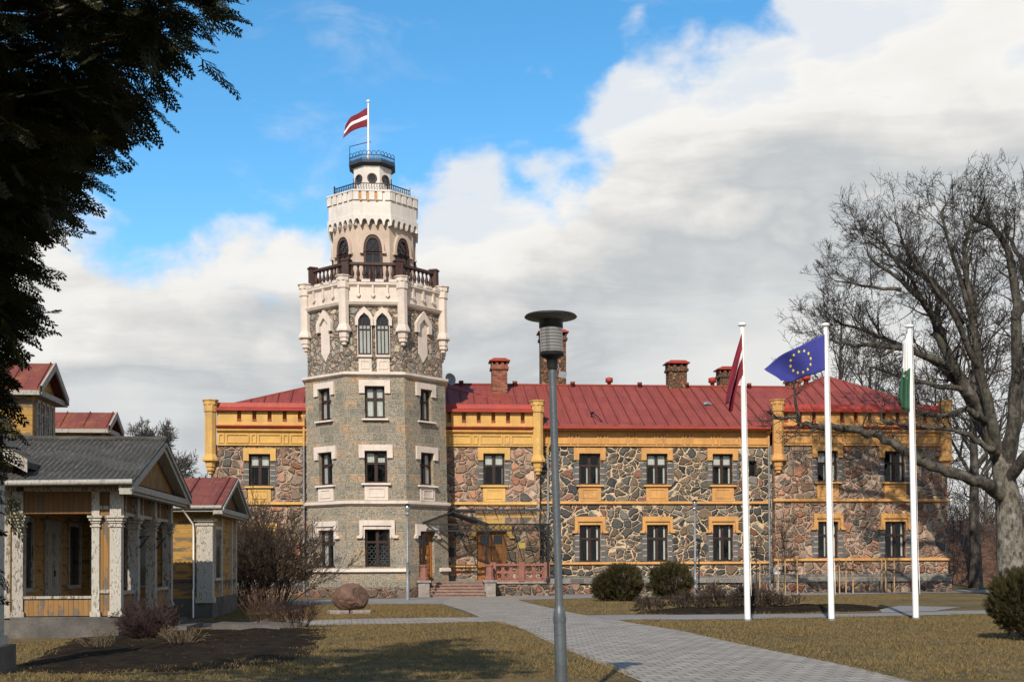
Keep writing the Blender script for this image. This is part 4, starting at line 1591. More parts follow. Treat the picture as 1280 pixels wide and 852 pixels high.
# ------------------------------------------------------------------ the old wooden house on the left
HX, HY = -9.0, 30.0
house = empty('wooden_house', (HX * cos(CA) - HY * sin(CA), HX * sin(CA) + HY * cos(CA), 0), CA,
              'weathered yellow wooden house with peeling white porch pillars', 'building')
HM = T((-HX, -HY, 0))


def hb():
    return MB(HM)


# side walls facing +x are written as fronts facing -y turned by 90 degrees: local (u along +y, out of the wall = -y)
def SIDE(x):
    return HM @ T((x, 0, 0)) @ RZ(pi / 2)


# main body
MX, NY, FY, ME = -8.95, 27.75, 47.0, 4.25
b = hb()
b.box(-19, MX, NY, FY, .45, ME)
b.add([(-19, NY, ME), (MX, NY, ME), (-13.97, NY, ME + 2.65)], [(0, 1, 2)])
b.build('wall', 'yellow_siding', house)
b = hb()
b.box(-19.05, MX + .06, NY - .06, FY, -.2, .45)
b.build('plinth', 'concrete', house)
b = hb()
for (xa, za, xb, zb) in ((MX + .5, ME - .45, -13.97, ME + 2.72), (-19.5, ME - .45, -13.97, ME + 2.72)):
    b.add([(xa, NY - .55, za), (xa, FY, za), (xb, FY, zb), (xb, NY - .55, zb), (xa, NY - .55, za + .14), (xa, FY, za + .14), (xb, FY, zb + .14), (xb, NY - .55, zb + .14)],
          [(0, 1, 2, 3), (4, 7, 6, 5), (0, 4, 5, 1), (1, 5, 6, 2), (0, 3, 7, 4)])
b.build('roof', 'corrugated_sheet', house)
b = hb()
b.add([(MX + .5, NY - .60, ME - .55), (MX + .5, NY - .60, ME - .25), (-13.97, NY - .60, ME + 2.92), (-13.97, NY - .60, ME + 2.62),
       (MX + .5, NY - .55, ME - .55), (MX + .5, NY - .55, ME - .25), (-13.97, NY - .55, ME + 2.92), (-13.97, NY - .55, ME + 2.62)],
      [(0, 1, 2, 3), (4, 7, 6, 5), (0, 3, 7, 4), (1, 5, 6, 2), (0, 4, 5, 1)])
b.build('verge_board', 'worn_white', house)
b = hb()
b.box(MX - .45, MX + .12, NY - .12, NY + .2, .45, 3.55)
b.box(MX - .52, MX + .18, NY - .18, NY + .2, 3.05, 3.2)
b.build('pilaster', 'worn_white', house)


def dormer(y, w, zb, ze, zr, panes):
    d = hb()
    xf, xb = -9.75, -13.2
    h = w / 2
    d.box(xb, xf, y - h, y + h, zb - .5, ze)
    d.add([(xf, y - h, ze), (xf, y + h, ze), (xf, y, zr - .1)], [(0, 1, 2)])
    o = d.build('dormer', 'yellow_siding', house)
    r_ = hb()
    for s in (-1, 1):
        ye, z0 = y + s * (h + .22), ze - .12
        r_.add([(xf + .25, ye, z0), (xb, ye, z0), (xb, y, zr), (xf + .25, y, zr), (xf + .25, ye, z0 + .07), (xb, ye, z0 + .07), (xb, y, zr + .07), (xf + .25, y, zr + .07)],
               [(0, 1, 2, 3), (4, 7, 6, 5), (0, 4, 5, 1), (0, 3, 7, 4)])
        k = xb
        while k < xf + .3:
            r_.add([(k, ye, z0 + .07), (k + .03, ye, z0 + .07), (k + .03, y, zr + .07), (k, y, zr + .07), (k, ye, z0 + .11), (k + .03, ye, z0 + .11), (k + .03, y, zr + .11), (k, y, zr + .11)],
                   [(4, 5, 6, 7), (0, 4, 7, 3), (1, 2, 6, 5), (0, 1, 5, 4)])
            k += .72
    r_.build('dormer_roof', 'rust_roof', o)
    t_ = hb()
    for s in (-1, 1):
        ye, z0 = y + s * (h + .24), ze - .18
        t_.add([(xf + .26, ye, z0), (xf + .26, ye, z0 + .2), (xf + .26, y, zr + .10), (xf + .26, y, zr - .12), (xf + .31, ye, z0), (xf + .31, ye, z0 + .2), (xf + .31, y, zr + .10), (xf + .31, y, zr - .12)],
               [(0, 1, 2, 3), (4, 7, 6, 5), (0, 3, 7, 4), (1, 5, 6, 2)])
        t_.box(xb, xf + .26, y + s * (h + .24) - .04, y + s * (h + .24) + .04, ze - .22, ze - .10)
    t_.box(xf, xf + .22, y - h - .2, y + h + .2, ze - .20, ze - .06)
    t_.build('verge_board', 'eave_white', o)
    n = panes
    for k in range(n):
        ya, yb_ = y - h + .22 + k * (w - .44) / n, y - h + .22 + (k + 1) * (w - .44) / n - .08
        f = MB(SIDE(xf))
        f.box(ya, ya + .07, -.06, 0, zb + .1, ze - .28)
        f.box(yb_ - .07, yb_, -.06, 0, zb + .1, ze - .28)
        f.box(ya + .07, yb_ - .07, -.06, 0, zb + .1, zb + .17)
        f.box(ya + .07, yb_ - .07, -.06, 0, ze - .35, ze - .28)
        f.box(ya + .07, yb_ - .07, -.05, 0, zb + .75, zb + .80)
        f.quad((ya + .07, -.01, zb + .17), (yb_ - .07, -.01, zb + .17), (yb_ - .07, -.01, ze - .35), (ya + .07, -.01, ze - .35), 1)
        f.build('window', ['worn_white', 'dark_glass'], o)
    return o


dormer(32.75, 2.0, 4.85, 6.25, 6.98, 4)
dormer(39.5, 1.4, 4.85, 6.03, 6.50, 2)


def post(x, y, w, z0, z1, cap=2.62, m='peeling_white', name='pillar'):
    b = hb()
    h = w / 2
    b.box(x - h, x + h, y - h, y + h, z0, z1)
    b.box(x - h - .03, x + h + .03, y - h - .03, y + h + .03, z0, z0 + .12)
    for k, (z, o, t_) in enumerate(((cap - .12, .03, .04), (cap - .03, .025, .03), (cap + .02, .05, .06), (cap + .09, .08, .05))):
        b.box(x - h - o, x + h + o, y - h - o, y + h + o, z, z + t_ - .002)
    return b.build(name, m, house)


# the nearer porch
PX0, PX1, PY0, PY1 = MX, -6.6, 27.55, 33.5
b = hb()
b.box(PX0 + .02, PX1 + .06, PY0 - .06, PY1 + .06, -.2, .42)
b.box(PX0 + .02, PX1 + .02, PY0 - .02, PY1 + .02, .422, .47)
b.build('porch_plinth', 'concrete', house)
post(PX0 + .17, PY0 + .12, .24, .47, 3.3, m='worn_white')
post(-7.07, PY0 + .10, .17, .47, 3.3)
post(PX1 - .02, PY0 + .10, .25, .47, 3.3)
for y in (29.35, 31.3, PY1 - .12):
    post(PX1 - .02, y, .24, .47, 3.3, m='worn_white')
    b = hb()
    b.tube([(PX1 + .10, y, 2.30), (PX1 + .34, y, 2.34), (PX1 + .12, y, 2.05)], .03, 5)
    if y < 33:
        b.build('bracket', 'black_iron', house)
b = hb()
b.box(PX0 + .3, -7.16, PY0 + .06, PY0 + .10, .49, .88)
b.build('porch_panel', 'ochre_planks', house)
b = hb()
b.box(-6.985, -6.73, PY0 + .06, PY0 + .10, .49, 2.98)
b.build('porch_panel', 'ochre_planks', house)
b = hb()
b.box(PX0 + .3, -7.16, PY0 + .05, PY0 + .10, 2.80, 3.30)
b.box(-6.985, -6.73, PY0 + .05, PY0 + .10, 2.985, 3.30)
for (ya, yb_) in ((PY0 + .25, 29.2), (29.5, 31.15), (31.45, PY1 - .28)):
    b.box(PX1 - .10, PX1 - .04, ya, yb_, 2.86, 3.30)
b.build('porch_header', 'brown_planks', house)
b = hb()
for (ya, yb_) in ((PY0 + .25, 29.2), (31.45, PY1 - .28)):
    b.box(PX1 - .08, PX1 - .03, ya, yb_, .49, .95)
b.build('porch_panel', 'ochre_planks', house)
b = hb()
b.box(PX0 + .3, -7.16, PY0 + .02, PY0 + .14, .88, .94)
b.box(-6.985, -6.73, PY0 + .02, PY0 + .14, 2.90, 2.98)
b.box(-6.985, -6.73, PY0 + .02, PY0 + .12, 1.0, 1.08)
for (ya, yb_) in ((PY0 + .25, 29.2), (31.45, PY1 - .28)):
    b.box(PX1 - .12, PX1 + .04, ya, yb_, .952, 1.03)
for (ya, yb_) in ((PY0 + .25, 29.2), (29.5, 31.15), (31.45, PY1 - .28)):
    b.box(PX1 - .12, PX1 + .03, ya, yb_, 2.78, 2.858)
    ym = (ya + yb_) / 2
    b.box(PX1 - .10, PX1 - .01, ym - .05, ym + .05, 2.86, 3.30)
b.box(PX0 + .3, PX1 + .03, PY0 - .03, PY0 + .16, 3.302, 3.40)
b.box(PX1 - .16, PX1 + .05, PY0 + .16, PY1 + .02, 3.302, 3.40)
b.build('porch_rail', 'worn_white', house)
# house door and windows seen inside the porch
b = MB(SIDE(MX))
b.box(PY0 + .0, PY1, -.02, 0, .47, 3.3)
b.build('inner_wall', 'inner_siding', house)
b = MB(SIDE(MX))
b.box(29.95, 31.25, -.08, -.021, .47, 2.75)
for s in (0, 1):
    ya = 30.03 + s * .6
    for (za, zb) in ((.6, .95), (1.05, 1.75), (1.85, 2.45)):
        frame_ring(b, [(ya, za), (ya + .52, za), (ya + .52, zb), (ya, zb)], [(ya + .05, za + .05), (ya + .47, za + .05), (ya + .47, zb - .05), (ya + .05, zb - .05)], -.105, -.08)
d = b.build('door', 'eave_white', house)
b = MB(SIDE(MX))
b.box(30.58, 30.63, -.13, -.08, 1.35, 1.5)
b.build('handle', 'black_iron', d)
for (ya, yb_) in ((28.0, 29.1), (32.0, 33.2)):
    b = MB(SIDE(MX))
    b.box(ya, ya + .10, -.07, -.021, 1.0, 2.75)
    b.box(yb_ - .10, yb_, -.07, -.021, 1.0, 2.75)
    b.box(ya + .1, yb_ - .1, -.07, -.021, 2.65, 2.75)
    b.box(ya + .1, yb_ - .1, -.07, -.021, 1.0, 1.1)
    o = b.build('window', 'worn_white', house)
    b = MB(SIDE(MX))
    b.quad((ya + .1, -.024, 1.1), (yb_ - .1, -.024, 1.1), (yb_ - .1, -.024, 2.65), (ya + .1, -.024, 2.65))
    b.build('pane', 'dark_glass', o)
b = hb()                                                    # far end of the porch
b.box(PX0, PX1 - .1, PY1 - .16, PY1 - .1, .47, 3.3)
b.build('inner_wall', 'inner_siding', house)
b = hb()
for x in (-8.3, -7.35):
    b.box(x - .4, x + .4, PY1 - .20, PY1 - .162, 1.0, 2.7)
o = b.build('window', 'worn_white', house)
b = hb()
for x in (-8.3, -7.35):
    b.box(x - .33, x + .33, PY1 - .21, PY1 - .202, 1.07, 2.63)
b.build('pane', 'dark_glass', o)
# porch ceiling and corrugated roof
b = hb()
b.box(PX0, PX1 + .45, PY0 - .55, PY1 + .55, 3.402, 3.45)
b.build('porch_ceiling', 'brown_planks', house)
RY, RZ0, RZ1 = (PY0 + PY1) / 2, 3.50, 4.78
rf = hb()
xa, xb = -11.2, PX1 + .52
nx = int((xb - xa) / .0325)
for s, ye in ((1, PY0 - .62), (-1, PY1 + .62)):
    prev = None
    vs, fs = [], []
    for i in range(nx + 1):
        x = xa + (xb - xa) * i / nx
        w = .022 * sin(2 * pi * x / .13)
        for k in range(4):
            t_ = k / 3
            sag = -.03 * sin(pi * t_) + .012 * sin(3.1 * x + k)
            vs.append((x, ye + (RY - ye) * t_, RZ0 + (RZ1 - RZ0) * t_ + w + sag))
    for i in range(nx):
        for k in range(3):
            a = i * 4 + k
            q = (a, a + 4, a + 5, a + 1)
            fs.append(q if s > 0 else q[::-1])
    rf.add(vs, fs, 0, False)
rf.tube([(xa, RY, RZ1 + .02), (xb, RY, RZ1 + .02)], .07, 8)
rf.build('porch_roof', 'corrugated_sheet', house)
b = hb()
b.tube([(PX0 - .4, PY0 - .66, RZ0 - .06), (PX1 + .5, PY0 - .66, RZ0 - .02)], .065, 8)
b.build('gutter', 'eave_white', house)


def pediment(xf, ya, yb_, z0, zr, m_in, m_trim, th=.24):
    ym = (ya + yb_) / 2
    b = MB(SIDE(xf - .25))
    b.add([(ya + .3, 0, z0 + .05), (yb_ - .3, 0, z0 + .05), (ym, 0, zr - .1)], [(0, 1, 2)])
    b.build('pediment', m_in, house)
    b = MB(SIDE(xf))
    for s, ye in ((1, ya), (-1, yb_)):
        for (o, q, w) in ((0, -.05, th), (.05, -.10, th * .45)):
            pts = [(ye, z0 - .05 - w), (ym, zr - .05 - w), (ym, zr - .05), (ye, z0 - .05)]
            b.prism(pts if s > 0 else pts[::-1], q, .22 - o)
    b.box(ya + .02, yb_ - .02, -.04, .24, z0 - .20, z0 - .06)
    b.box(ya + .10, yb_ - .10, .02, .24, z0 - .27, z0 - .20)
    b.build('verge_board', m_trim, house)


pediment(PX1 + .42, PY0 - .6, PY1 + .6, RZ0, RZ1, 'ochre_planks', 'eave_white')
# stone steps and slabs at the porch entrance
b = hb()
for k in range(3):
    b.box(PX1 + .1, PX1 + .5 + k * .38, 29.4 - .1 * k, 31.3 + .1 * k, -.05, .40 - k * .13)
b.build('porch_steps', 'concrete', house)

# the farther porch
AX, AY0, AY1 = -5.95, 36.5, 41.6
b = hb()
b.box(MX + .02, AX + .05, AY0 - .05, AY1 + .05, -.2, .46)
b.build('porch_plinth', 'concrete', house)
b = hb()
b.box(MX + .02, AX - .02, AY0, AY1, .46, 3.2)
b.build('porch_wall', 'yellow_siding', house)
b = hb()
b.box(AX - .42, AX + .05, AY0 - .06, AY0 + .3, .50, 2.92)
b.box(AX - .46, AX + .09, AY0 - .10, AY0 + .34, .46, .62)
b.box(AX - .46, AX + .09, AY0 - .10, AY0 + .34, 2.80, 2.86)
b.box(AX - .50, AX + .12, AY0 - .13, AY0 + .36, 2.92, 3.0)
b.build('pilaster', 'peeling_white', house)
b = hb()
b.box(MX + .02, AX - .43, AY0 - .035, AY0 - .0, .46, .60)
b.box(MX + .02, AX - .43, AY0 - .045, AY0 - .0, 1.10, 1.18)
b.box(AX - .02, AX + .025, AY0 + .35, AY1, .46, .60)
b.box(AX - .02, AX + .035, AY0 + .35, AY1, 1.02, 1.10)
b.build('trim_board', 'concrete', house)
for y in (38.35, 40.5, AY1 - .1):
    b = hb()
    b.box(AX - .02, AX + .05, y - .09, y + .09, .6, 3.1)
    b.build('pilaster', 'peeling_white', house)
f = MB(SIDE(AX))
f.box(36.95, 37.05, -.06, 0, 1.12, 2.8)
f.box(38.15, 38.25, -.06, 0, 1.12, 2.8)
f.box(37.05, 38.15, -.06, 0, 2.7, 2.8)
f.box(37.05, 38.15, -.06, 0, 1.12, 1.2)
o = f.build('window', 'peeling_white', house)
f = MB(SIDE(AX))
f.quad((37.05, -.025, 1.2), (38.15, -.025, 1.2), (38.15, -.025, 2.7), (37.05, -.025, 2.7))
f.build('pane', 'dark_glass', o)
rf = hb()
ym, z0, z1 = (AY0 + AY1) / 2, 3.38, 4.42
for s, ye in ((1, AY0 - .5), (-1, AY1 + .5)):
    P = [(-11.0, ye, z0), (AX + .42, ye, z0), (AX + .42, ym, z1), (-11.0, ym, z1)]
    slope(rf, P if s > 0 else [P[1], P[0], P[3], P[2]], .95)
rf.build('porch_roof', ['rust_roof', 'roof_seam'], house)
pediment(AX + .36, AY0 - .5, AY1 + .5, z0, z1, 'brown_planks', 'eave_white', .20)
b = hb()
b.tube([(-9.0, AY0 - .52, z0 - .07), (AX + .4, AY0 - .52, z0 - .05)], .06, 8)
b.build('gutter', 'eave_white', house)
b = hb()
b.box(-9.2, AX + .3, AY0 - .48, AY1 + .48, 3.2, 3.28)
b.build('porch_ceiling', 'eave_white', house)
b = hb()
b.tube([(AX - .75, AY0 - .5, 3.25), (AX - .53, AY0 - .08, 2.85), (AX - .51, AY0 - .08, 2.7), (AX - .51, AY0 - .08, .9), (AX - .50, AY0 - .2, .85), (AX - .50, AY0 - .2, .02)], .03, 6)
b.build('downpipe', 'white_trim', house)

# near white pillar at the picture's left edge
np_ = empty('wooden_pillar', (-8.23, 18.3, 0), CA, 'white wooden pillar on a grey stone foot at the far left', 'pillar')
b = MB()
b.box(-.28, .28, -.28, .28, .50, 3.1)
b.box(-.33, .33, -.33, .33, .42, .56)
b.build('shaft', 'peeling_white', np_)
b = MB()
b.box(-.42, .42, -.42, .42, -.1, .418)
b.build('foot', 'concrete', np_)
# lying slabs in front of the porch
for (x, y, w, d, a, lab) in ((-6.6, 29.5, 1.7, .8, .1, 'long flat stone slab lying before the porch steps'), (-5.9, 30.3, 1.3, .6, .5, 'short tilted stone slab beyond the long flat one')):
    o = empty('stone_slab', (x, y, 0), a, lab, 'stone slab')
    b = MB()
    b.add([(-w / 2, -d / 2, 0), (w / 2, -d / 2 + .1, 0), (w / 2 - .1, d / 2, 0), (-w / 2 + .15, d / 2 - .05, 0), (-w / 2 + .05, -d / 2 + .03, .18), (w / 2 - .05, -d / 2 + .12, .12), (w / 2 - .15, d / 2 - .05, .14), (-w / 2 + .2, d / 2 - .1, .2)],
          [(0, 3, 2, 1), (4, 5, 6, 7), (0, 1, 5, 4), (1, 2, 6, 5), (2, 3, 7, 6), (3, 0, 4, 7)])
    b.build('slab', 'concrete', o)

# ------------------------------------------------------------------ street furniture
def lamp_post(x, y, lean):
    o = empty('street_lamp', (x, y, 0), 0, 'tall steel street lamp with a wide disc hat beside the path', 'street lamp')
    S = Matrix(((1, 0, -lean, 0), (0, 1, 0, 0), (0, 0, 1, 0), (0, 0, 0, 1)))
    b = MB(S)
    b.lathe([(.068, -.1), (.068, 1.08), (.062, 1.13), (.048, 1.17), (.046, 1.2), (.042, 3.9)], 20, 0, 0, 0, 0, True)
    b.lathe([(.073, 1.00), (.073, 1.06)], 20, 0, 0)
    b.build('pole', 'lamp_steel', o)
    b = MB(S)
    b.lathe([(.05, 3.86), (.062, 3.90), (.062, 3.98), (.12, 4.01), (.135, 4.02), (.135, 4.06)], 24, 0, 0, 0, 0, True)
    b.build('collar', 'lamp_dark', o)
    b = MB(S)
    b.lathe([(.128, 4.06), (.128, 4.40)], 28, 0, 0, 0, 0, True)
    b.build('lantern_glass', 'lamp_glass', o)
    b = MB(S)
    for k in range(6):
        b.lathe([(.07, 4.14 + k * .03), (.10, 4.15 + k * .03), (.07, 4.16 + k * .03)], 16, 0, 0, 0, 0, True)
    b.lathe([(.035, 4.05), (.035, 4.40)], 10, 0, 0)
    b.build('louvre', 'lamp_under', o)
    b = MB(S)
    b.lathe([(.295, 4.452), (.30, 4.46), (.285, 4.478), (.18, 4.50), (.02, 4.512)], 40, 0, 0, 0, 0, True)
    b.lathe([(.13, 4.40), (.135, 4.43), (.285, 4.448), (.295, 4.452)], 40, 0, 0, 0, 1, True, False)
    b.lathe([(.132, 4.33), (.136, 4.335), (.136, 4.42)], 28, 0, 0, 0, 0, True, False)
    b.build('disc_hat', ['lamp_dark', 'lamp_under'], o)
    b = MB(S)
    b.tube([(.05, 0, 4.0), (.075, 0, 3.88), (.085, -.01, 3.84)], .006, 4)
    b.tube([(.055, -.0, 1.78), (.062, -.01, 1.75), (.05, -.03, 1.72)], .006, 4)
    b.M = S @ T((.115, -.01, 3.80)) @ Matrix.Rotation(R(12), 4, 'Y')
    b.box(-.045, .045, -.01, .01, -.035, .035)
    b.build('hanging_tag', 'zinc', o)
    return o


lamp_post(.56, 13.4, .0245)


def small_lamp(x, y, h, lab):
    o = empty('street_lamp', (x, y, 0), 0, lab, 'street lamp', 'small park lamps before the facade')
    b = MB()
    b.lathe([(.09, -.05), (.09, .8), (.06, .86), (.055, 1.6), (.07, 1.62), (.07, 1.68), (.045, 1.7), (.04, h - .5)], 10, 0, 0, 0, 0, True)
    b.build('pole', 'zinc', o)
    b = MB()
    b.lathe([(.05, h - .5), (.10, h - .46), (.11, h - .40), (.07, h - .36), (.10, h - .30), (.12, h - .08), (.10, h - .06)], 12, 0, 0, 0, 0, True)
    b.build('lantern', 'lamp_glass', o)
    b = MB()
    b.lathe([(.15, h - .06), (.13, h - .02), (.02, h + .05)], 12, 0, 0, 0, 0, True)
    b.build('cap', 'lamp_dark', o)


small_lamp(-4.55, 51.5, 4.15, 'slim grey lamp post in front of the stone tower')
small_lamp(8.95, 57.9, 4.6, 'slim grey lamp post against the dark boulder wall')


def flagpole(x, y, h, lab):
    o = empty('flagpole', (x, y, 0), 0, lab, 'flagpole', 'white flagpoles on the lawn')
    S = Matrix(((1, 0, -.011, 0), (0, 1, 0, 0), (0, 0, 1, 0), (0, 0, 0, 1)))
    b = MB(S)
    b.lathe([(.085, -.1), (.085, .15), (.078, h * .5), (.058, h)], 14, 0, 0, 0, 0, True)
    b.build('pole', 'white_pole', o)
    b = MB(S)
    b.lathe([(.06, h - .01), (.11, h + .0), (.115, h + .04), (.07, h + .08), (.01, h + .09)], 14, 0, 0, 0, 0, True)
    b.build('cap', 'white_pole', o)
    b = MB(S)
    b.tube([(.09, -.07, 1.1), (.075, -.08, h * .5), (.06, -.06, h - .1)], .008, 4)
    b.tube([(.09, -.07, 1.1), (.10, -.10, .7), (.085, -.09, 1.6)], .012, 4)
    b.build('halyard', 'white_trim', o)
    b = MB(S)
    b.lathe([(.11, .0), (.11, .05), (.09, .06)], 14, 0, 0)
    b.build('foot', 'zinc', o)


flagpole(6.49, 32.7, 8.17, 'white flagpole with a limp maroon flag')
flagpole(8.83, 32.8, 8.17, 'white flagpole with a blue flag blowing left')
flagpole(11.30, 33.2, 8.2, 'white flagpole with a hanging white and green flag')

# limp maroon flag: falls from the pole in folds
flag('flag', bil((6.37, 32.58, 7.95), (6.40, 32.58, 6.85), (5.90, 32.45, 5.95), (6.08, 32.60, 5.80)), LV, 'maroon and white flag hanging limp from the left flagpole', 'flag',
     lambda s, t: (-.05 * sin(pi * s) + .05 * sin(pi * 2 * t) * sin(pi * min(1, s * 1.2)), .16 * sin(9 * t + 2 * s) * min(1, 2 * s), .06 * sin(6 * t) * s), (30, 24))
# narrow strip of the same flag turned round the back of its pole
EU, eu_pt = flag('flag', bil((8.745, 32.76, 7.95), (8.755, 32.76, 6.96), (6.94, 32.45, 6.97), (7.42, 32.7, 6.58)), [(0, 1, 'flag_blue')], 'blue flag with a ring of yellow stars blowing from the middle pole', 'flag',
                 lambda s, t: (.02 * sin(8 * s) * s, .13 * sin(8.5 * s + 2.2 * t + .4) * min(1, s * 1.6), .10 * sin(pi * s) * (1 - t) * .6 - .05 * sin(pi * s) * t + .04 * sin(11 * s + 3 * t) * s), (40, 20))
b = MB()
for k in range(12):
    a = 2 * pi * k / 12
    cs, ct = .47 + .24 * cos(a) * .66 * 1.05, .50 + .345 * sin(a)
    pts = []
    for j in range(10):
        rr_ = 1.0 if j % 2 == 0 else .40
        an = pi / 2 + j * pi / 5
        pts.append((cs + .040 * .62 * rr_ * cos(an), ct - .062 * rr_ * sin(an)))
    for off in (-.012, .012):
        vs = []
        c0 = eu_pt(cs, ct)
        n_ = (eu_pt(cs + .01, ct) - c0).cross(eu_pt(cs, ct + .01) - c0).normalized()
        vs = [tuple(eu_pt(p, q) + n_ * off) for p, q in pts] + [tuple(c0 + n_ * off * 1.15)]
        b.add(vs, [(j, (j + 1) % 10, 10) for j in range(10)])
st = b.build('star_ring', 'flag_yellow', EU)
SG, sg_pt = flag('flag', bil((11.17, 33.10, 8.1), (11.19, 33.12, 5.84), (10.92, 32.95, 7.75), (10.84, 33.0, 6.15)), [(0, .46, 'flag_white'), (.46, 1, 'flag_green')], 'white and green flag hanging against the right flagpole', 'flag',
                 lambda s, t: (-.03 * sin(pi * s) + .02 * sin(5 * t), .11 * sin(11 * s + 2 * t) * min(1, 2 * s), -.10 * sin(pi * s)), (30, 22))
b = MB()
for (s0, t0, r0) in ((.42, .49, .22), (.60, .53, .16), (.35, .56, .12)):
    for off in (-.012, .012):
        c0 = sg_pt(s0, t0)
        n_ = (sg_pt(s0 + .01, t0) - c0).cross(sg_pt(s0, t0 + .01) - c0).normalized()
        b.add([tuple(sg_pt(s0 + r0 * cos(q), t0 + r0 * .16 * sin(q)) + n_ * off) for q in np.linspace(0, 2 * pi, 9)[:-1]], [tuple(range(8))])
b.build('emblem', 'flag_grey', SG)

# boulder on its slabs
bo = empty('boulder', (-5.27, 38.6, 0), 0, 'big rounded brown boulder resting on two flat slabs', 'boulder')
rr = random.Random(8)
import bmesh
bm = bmesh.new()
bmesh.ops.create_icosphere(bm, subdivisions=5, radius=1)
for v in bm.verts:
    p = v.co
    p = Vector((p.x * .60, p.y * .5, p.z * .46))
    d = Vector((.78, -.45, .30)).normalized()
    if p.dot(d) > .38:
        p -= d * (p.dot(d) - .38)
    d = Vector((-.8, -.5, .35)).normalized()
    if p.dot(d) > .47:
        p -= d * (p.dot(d) - .47) * .8
    d = Vector((.25, -.3, .92)).normalized()
    if p.dot(d) > .42:
        p -= d * (p.dot(d) - .42) * .8
    p.z = max(p.z, -.40)
    from mathutils import noise as mnoise
    p *= 1 + .10 * mnoise.noise(p * 3.2 + Vector((3, 1, 7))) + .05 * mnoise.noise(p * 9) + .03 * mnoise.noise(p * 22)
    p += Vector((.02 * sin(9 * p.y + 4 * p.z), .02 * sin(8 * p.x), .015 * sin(7 * p.x + 5 * p.y)))
    v.co = p + Vector((0, 0, .52))
me = bpy.data.meshes.new('stone')
bm.to_mesh(me)
bm.free()
me.materials.append(MATS['boulder_stone'])
o = bpy.data.objects.new('stone', me)
COL.objects.link(o)
o.parent = bo
for (x, w, lab) in ((-5.62, .72, 'left flat slab under the boulder'), (-4.90, .68, 'right flat slab under the boulder')):
    o = empty('stone_slab', (x, 38.4, 0), .03, lab, 'stone slab')
    b = MB()
    b.lathe([(w * .52, -.05), (w * .54, .09), (w * .50, .115)], 7, 0, 0, .4)
    b.v = [(p[0], p[1] * .9, p[2]) for p in b.v]
    b.build('slab', 'grey_granite', o)


# ------------------------------------------------------------------ bare trees and shrubs
class Twigs:
    """many thin tapering branches as one triangle-sided mesh"""
    def __init__(s):
        s.v, s.f, s.n = [], [], 0

    def seg(s, pts, rads, k=3):
        m = len(pts)
        P = np.asarray(pts, float)
        d = np.gradient(P, axis=0)
        d /= np.linalg.norm(d, axis=1)[:, None] + 1e-9
        ref = np.array([.31, .77, .55]) if abs(d[0, 2]) > .8 else np.array([0, 0, 1.0])
        a = np.cross(d, ref)
        a /= np.linalg.norm(a, axis=1)[:, None] + 1e-9
        c = np.cross(d, a)
        an = np.arange(k) * 2 * pi / k
        ring = P[:, None, :] + np.asarray(rads)[:, None, None] * (np.cos(an)[None, :, None] * a[:, None, :] + np.sin(an)[None, :, None] * c[:, None, :])
        s.v.append(ring.reshape(-1, 3))
        j = np.arange(m - 1)[:, None] * k
        q = np.arange(k)[None, :]
        f = np.stack([j + q, j + (q + 1) % k, j + k + (q + 1) % k, j + k + q], 2).reshape(-1, 4) + s.n
        s.f.append(f)
        s.n += m * k

    def build(s, name, m, parent=None):
        o = np_mesh(name, np.concatenate(s.v), np.concatenate(s.f), m, parent)
        o.data.polygons.foreach_set('use_smooth', np.ones(len(o.data.polygons), bool))
        return o


def rot_about(v, axis, ang):
    axis = axis / (np.linalg.norm(axis) + 1e-9)
    return v * cos(ang) + np.cross(axis, v) * sin(ang) + axis * axis.dot(v) * (1 - cos(ang))


def grow(tw, rnd, p, d, L, r, level, up=.12, wig=.22, ratio=.62, kids=(4, 6), rmin=.008, big=None, ang=(.5, 1.1)):
    """one branch with its children"""
    m = 6 if level > 1 else 5 if level == 1 else 4
    pts, rads = [p], [r]
    q, dd = np.array(p, float), np.array(d, float)
    for i in range(1, m):
        dd = dd + np.array([rnd.gauss(0, wig), rnd.gauss(0, wig), rnd.gauss(0, wig) + up])
        dd /= np.linalg.norm(dd)
        q = q + dd * L / (m - 1)
        pts.append(q)
        rads.append(max(rmin, r * (1 - .72 * i / (m - 1))))
    t = big if (big is not None and r > .05) else tw
    t.seg(pts, rads, 6 if r > .12 else 4 if r > .035 else 3)
    if level <= 0:
        return
    n = rnd.randint(*kids)
    for k in range(n):
        f = rnd.uniform(.22, 1.0) if k else 1.0
        i = min(m - 2, int(f * (m - 1)))
        u = f * (m - 1) - i
        o = np.array(pts[i]) * (1 - u) + np.array(pts[i + 1]) * u
        dr = np.array(pts[i + 1]) - np.array(pts[i])
        dr /= np.linalg.norm(dr)
        ax = np.array([rnd.gauss(0, 1) for _ in range(3)])
        ax = np.cross(dr, ax)
        nd = rot_about(dr, ax, rnd.uniform(*ang) if k else rnd.uniform(.05, .4))
        rr_ = max(rmin, (rads[i] * (1 - u) + rads[i + 1] * u) * rnd.uniform(.5, .8))
        grow(tw, rnd, o, nd, L * ratio * rnd.uniform(.7, 1.2) * (1.15 - .35 * f), rr_, level - 1, up, wig, ratio, kids, rmin, big, ang)


def smooth3(pts, n=5):
    P = [np.array(pts[0], float)] + [np.array(p, float) for p in pts] + [np.array(pts[-1], float)]
    out = []
    for i in range(1, len(P) - 2):
        for k in range(n):
            t = k / n
            out.append(.5 * (2 * P[i] + (P[i + 1] - P[i - 1]) * t + (2 * P[i - 1] - 5 * P[i] + 4 * P[i + 1] - P[i + 2]) * t * t + (3 * P[i] - 3 * P[i + 1] + P[i + 2] - P[i - 1]) * t ** 3))
    out.append(P[-1])
    return out


